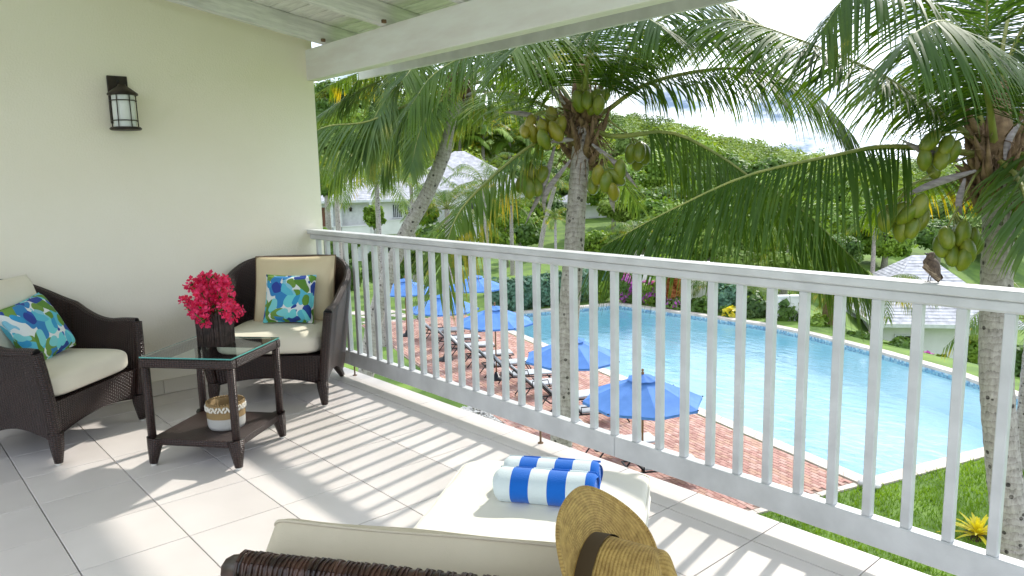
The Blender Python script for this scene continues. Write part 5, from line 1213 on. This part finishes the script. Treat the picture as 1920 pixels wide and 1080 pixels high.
# ================================================================ houses
def hip_house(name, label, px0, d0_, px1, d1_, deep, zbase, zeave, zridge, openings, group=None, over=.6, rows=0, inset=None):
    """front wall runs between two ground points; hip roof with real slopes and courses"""
    a = at(px0, 400, d0_); c = at(px1, 400, d1_); a.z = c.z = 0; x = (c-a); W = x.length; x.normalize(); y = V((-x.y, x.x, 0))
    if y.dot(FWD) < 0: y = -y
    M = Matrix(((x.x, y.x, 0, a.x), (x.y, y.y, 0, a.y), (0, 0, 1, zbase), (0, 0, 0, 1)))
    e = tag(empty(name), label, 'house', group); e.matrix_world = M; H = zeave-zbase; RH = zridge-zeave
    q = MB(); q.box((W/2, deep/2, H/2-.3), (W, deep, H+.6)); q.build('wall', m_vwall, e)
    o = over; ri = inset if inset is not None else min(W, deep)/2*.98
    q = MB(); P_ = [V((-o, -o, H-.12)), V((W+o, -o, H-.12)), V((W+o, deep+o, H-.12)), V((-o, deep+o, H-.12))]; r0, r1 = V((ri, deep/2, H+RH)), V((W-ri, deep/2, H+RH))
    up_ = V((0, 0, .12)); q.v = [p_ for p_ in P_]+[p_+up_ for p_ in P_]+[r0, r1]
    for f in ((0, 3, 2, 1), (0, 1, 5, 4), (1, 2, 6, 5), (2, 3, 7, 6), (3, 0, 4, 7), (4, 5, 9, 8), (5, 6, 9), (6, 7, 8, 9), (7, 4, 8)): q.face(f)
    rf = q.build('roof', m_shing, e)
    n_ = max(6, int(RH*1.9/.22)) if rows == 0 else rows; q = MB()
    def course(A_, B_, C_, D_):           # eave A-B, ridge D-C
        nn = (B_-A_).cross(D_-A_).normalized()
        for k in range(n_):
            t0, t1 = k/n_, (k+1)/n_*1.0; p0, p1, p2, p3 = A_.lerp(D_, t0), B_.lerp(C_, t0), B_.lerp(C_, t1), A_.lerp(D_, t1); m_ = max(1, int((p1-p0).length/.5)); of = rnd.random()
            for j in range(m_):
                s0, s1 = j/m_, (j+1)/m_; hgt = .014+rnd.uniform(0, .014); o_ = len(q.v); g_ = .010/max(.2, (p1-p0).length)
                q.v += [p0.lerp(p1, s0+g_)+nn*hgt, p0.lerp(p1, s1-g_)+nn*hgt, p3.lerp(p2, s1-g_)+nn*.004, p3.lerp(p2, s0+g_)+nn*.004, p0.lerp(p1, s0+g_), p0.lerp(p1, s1-g_)]
                q.face((o_, o_+1, o_+2, o_+3)); q.face((o_+4, o_+5, o_+1, o_))
    E_ = [p_+up_ for p_ in P_]; course(E_[0], E_[1], r1, r0); course(E_[1], E_[2], r1, r1); course(E_[3], E_[0], r0, r0)
    kind(q.build('shingles', m_shing, rf), 'stuff')
    q = MB(); q.box((W/2, -o-.015, H-.06), (W+2*o, .03, .18)); q.box((W+o+.015, deep/2, H-.06), (.03, deep+2*o, .18)); q.box((-o-.015, deep/2, H-.06), (.03, deep+2*o, .18)); q.build('fascia', m_white, e)
    for op in openings:
        kd, x0, x1, z0, z1 = op[:5]; xm, zm = (x0+x1)/2, (z0+z1)/2
        if kd == 'window':
            q = MB(); q.box((xm, -.02, zm), (x1-x0, .03, z1-z0)); wn = q.build('window', m_pane, e)
            q = MB(); f = .07
            q.box((xm, -.05, z1+f/2), (x1-x0+2*f, .06, f)); q.box((x0-f/2, -.05, zm), (f, .06, z1-z0)); q.box((x1+f/2, -.05, zm), (f, .06, z1-z0)); q.build('frame', m_white, wn)
            q = MB(); q.box((xm, -.07, z0-.04), (x1-x0+.24, .14, .07)); q.build('sill', m_white, wn)
            for k in range(op[5] if len(op) > 5 else 0): q = MB(); q.box((x0+(x1-x0)*(k+1)/(op[5]+1), -.045, zm), (.045, .02, z1-z0)); q.build('mullion', m_white, wn)
        elif kd == 'door':
            q = MB(); q.box((xm, -.02, zm), (x1-x0, .04, z1-z0)); dr = q.build('door', m_door, e)
            q = MB(); q.box((xm, -.05, z1+.04), (x1-x0+.16, .05, .08)); q.build('lintel', m_white, dr)
        elif kd == 'recess_shade':               # flat grey panel on the wall, the loggia's shade put into its colour
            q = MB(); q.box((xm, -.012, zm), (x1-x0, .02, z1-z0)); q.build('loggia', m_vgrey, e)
        elif kd == 'column':
            q = MB(); q.box((xm, -.55, zm), (x1-x0, .22, z1-z0)); q.box((xm, -.55, z1-.06), (x1-x0+.12, .32, .12)); q.build('column', m_white, e)
        elif kd == 'parapet':
            q = MB(); q.box((xm, -.6, zm), (x1-x0, .12, z1-z0)); q.box((xm, -.6, z1+.03), (x1-x0+.06, .2, .06)); q.box((xm, -.32, z0+.05), (x1-x0, .7, .1)); q.build('parapet', m_vwall, e)
        elif kd == 'railing':
            pr = MB(); pr.box((xm, -.6, z1), (x1-x0, .07, .06)); pr.box((xm, -.6, z0+.08), (x1-x0, .06, .05)); r_ = pr.build('railing', m_white, e)
            for k in range(int((x1-x0)/.16)+1): q = MB(); q.box((x0+k*.16, -.6, (z0+z1)/2), (.045, .045, z1-z0)); q.build('baluster', m_white, r_)
        elif kd == 'lamp':
            q = MB(); q.lathe([(0, -.16), (.09, -.14), (.09, .06), (.13, .08), (0, .18)], 8, Matrix.Translation((xm, -.14, zm))); q.build('porch_lamp', m_bronze, e)
    return e
k55 = 55/FPX
def vx(px): return (px-560)*k55*1.0
hip_house('villa', 'white two storey villa with loggia and grey roof at the left', 560, 55, 800, 56.5, 8, G-.1, -.25, 2.6,
    [('recess_shade', vx(596), vx(632), 2.75, 4.35), ('door', vx(602), vx(615), 2.55, 4.2), ('recess_shade', vx(640), vx(690), 2.9, 4.3), ('lamp', vx(655), vx(657), 3.9, 4.1), ('column', vx(618), vx(624), 2.2, 4.6), ('column', vx(632), vx(639), 2.2, 4.6), ('column', vx(691), vx(696), 2.2, 4.6),
     ('parapet', vx(596), vx(697), 1.75, 2.75), ('window', vx(735), vx(751), 3.3, 4.25, 4), ('window', vx(757), vx(770), 3.5, 4.25, 3), ('parapet', vx(704), vx(792), 2.1, 3.1), ('recess_shade', vx(640), vx(690), .2, 1.6), ('window', vx(720), vx(745), .4, 1.5, 2), ('recess_shade', vx(600), vx(625), .2, 1.6)], group='villas across the lawn')
hip_house('villa', 'villa with large pale hip roof behind the leaning trunk', 770, 62, 985, 64, 9, G-.1, .2, 3.5,
    [('railing', .6, 4.0, 2.6, 3.6), ('recess_shade', 1.0, 3.0, 2.6, 4.4), ('window', 5.0, 6.2, 3.0, 4.3, 2), ('recess_shade', .5, 1.8, .2, 2.1), ('door', 2.4, 3.2, .1, 2.1)], group='villas across the lawn')
hip_house('villa', 'small white villa in the gap right of the centre trunk', 1090, 74, 1165, 75, 6, G-.6, -1.6, .4, [('recess_shade', .8, 1.8, .6, 2.4), ('window', 2.4, 3.2, 1.0, 2.2, 1)], group='villas across the lawn')
k36 = 34/FPX
hip_house('villa', 'low white villa with shingled roof beyond the pool at the right', 1668, 34.5, 1905, 33.5, 8, -8.6, -5.85, -3.15,
    [('window', .55, 1.3, 1.15, 2.1, 1), ('door', 4.3, 5.1, 0, 2.0)], group='villas beyond the pool', inset=2.3)
hip_house('villa', 'villa wing with mahogany door left of the shingled villa', 1530, 39, 1680, 38.5, 7, -8.6, -6.3, -4.5,
    [('door', .25, .75, 0, 2.0), ('door', 2.9, 3.6, 0, 2.0), ('window', 1.4, 2.2, .9, 1.9, 1)], group='villas beyond the pool')
# white garden walls beyond the pool
for i, (px0, py0, px1, py1, d, h, lb) in enumerate([(1196, 520, 1222, 520, 37.5, 2.2, 'narrow white garden wall behind the magenta bougainvillea'), (1296, 535, 1336, 540, 36, 2.0, 'white garden wall behind the low palms beyond the pool'), (1440, 600, 1500, 612, 31, 1.2, 'low sloping white wall at the pool rim')]):
    a, c = at(px0, py0, d), at(px1, py1, d); q = MB(); zb = min(float(gz(a.x, a.y)), float(gz(c.x, c.y)))-.2; a.z = c.z = 0
    q.bar(V((a.x, a.y, zb+h/2)), V((c.x, c.y, zb+h/2)), .22, h); q.bar(V((a.x, a.y, zb+h+.04)), V((c.x, c.y, zb+h+.04)), .30, .07); tag(q.build('garden_wall', m_vwall), lb, 'wall')
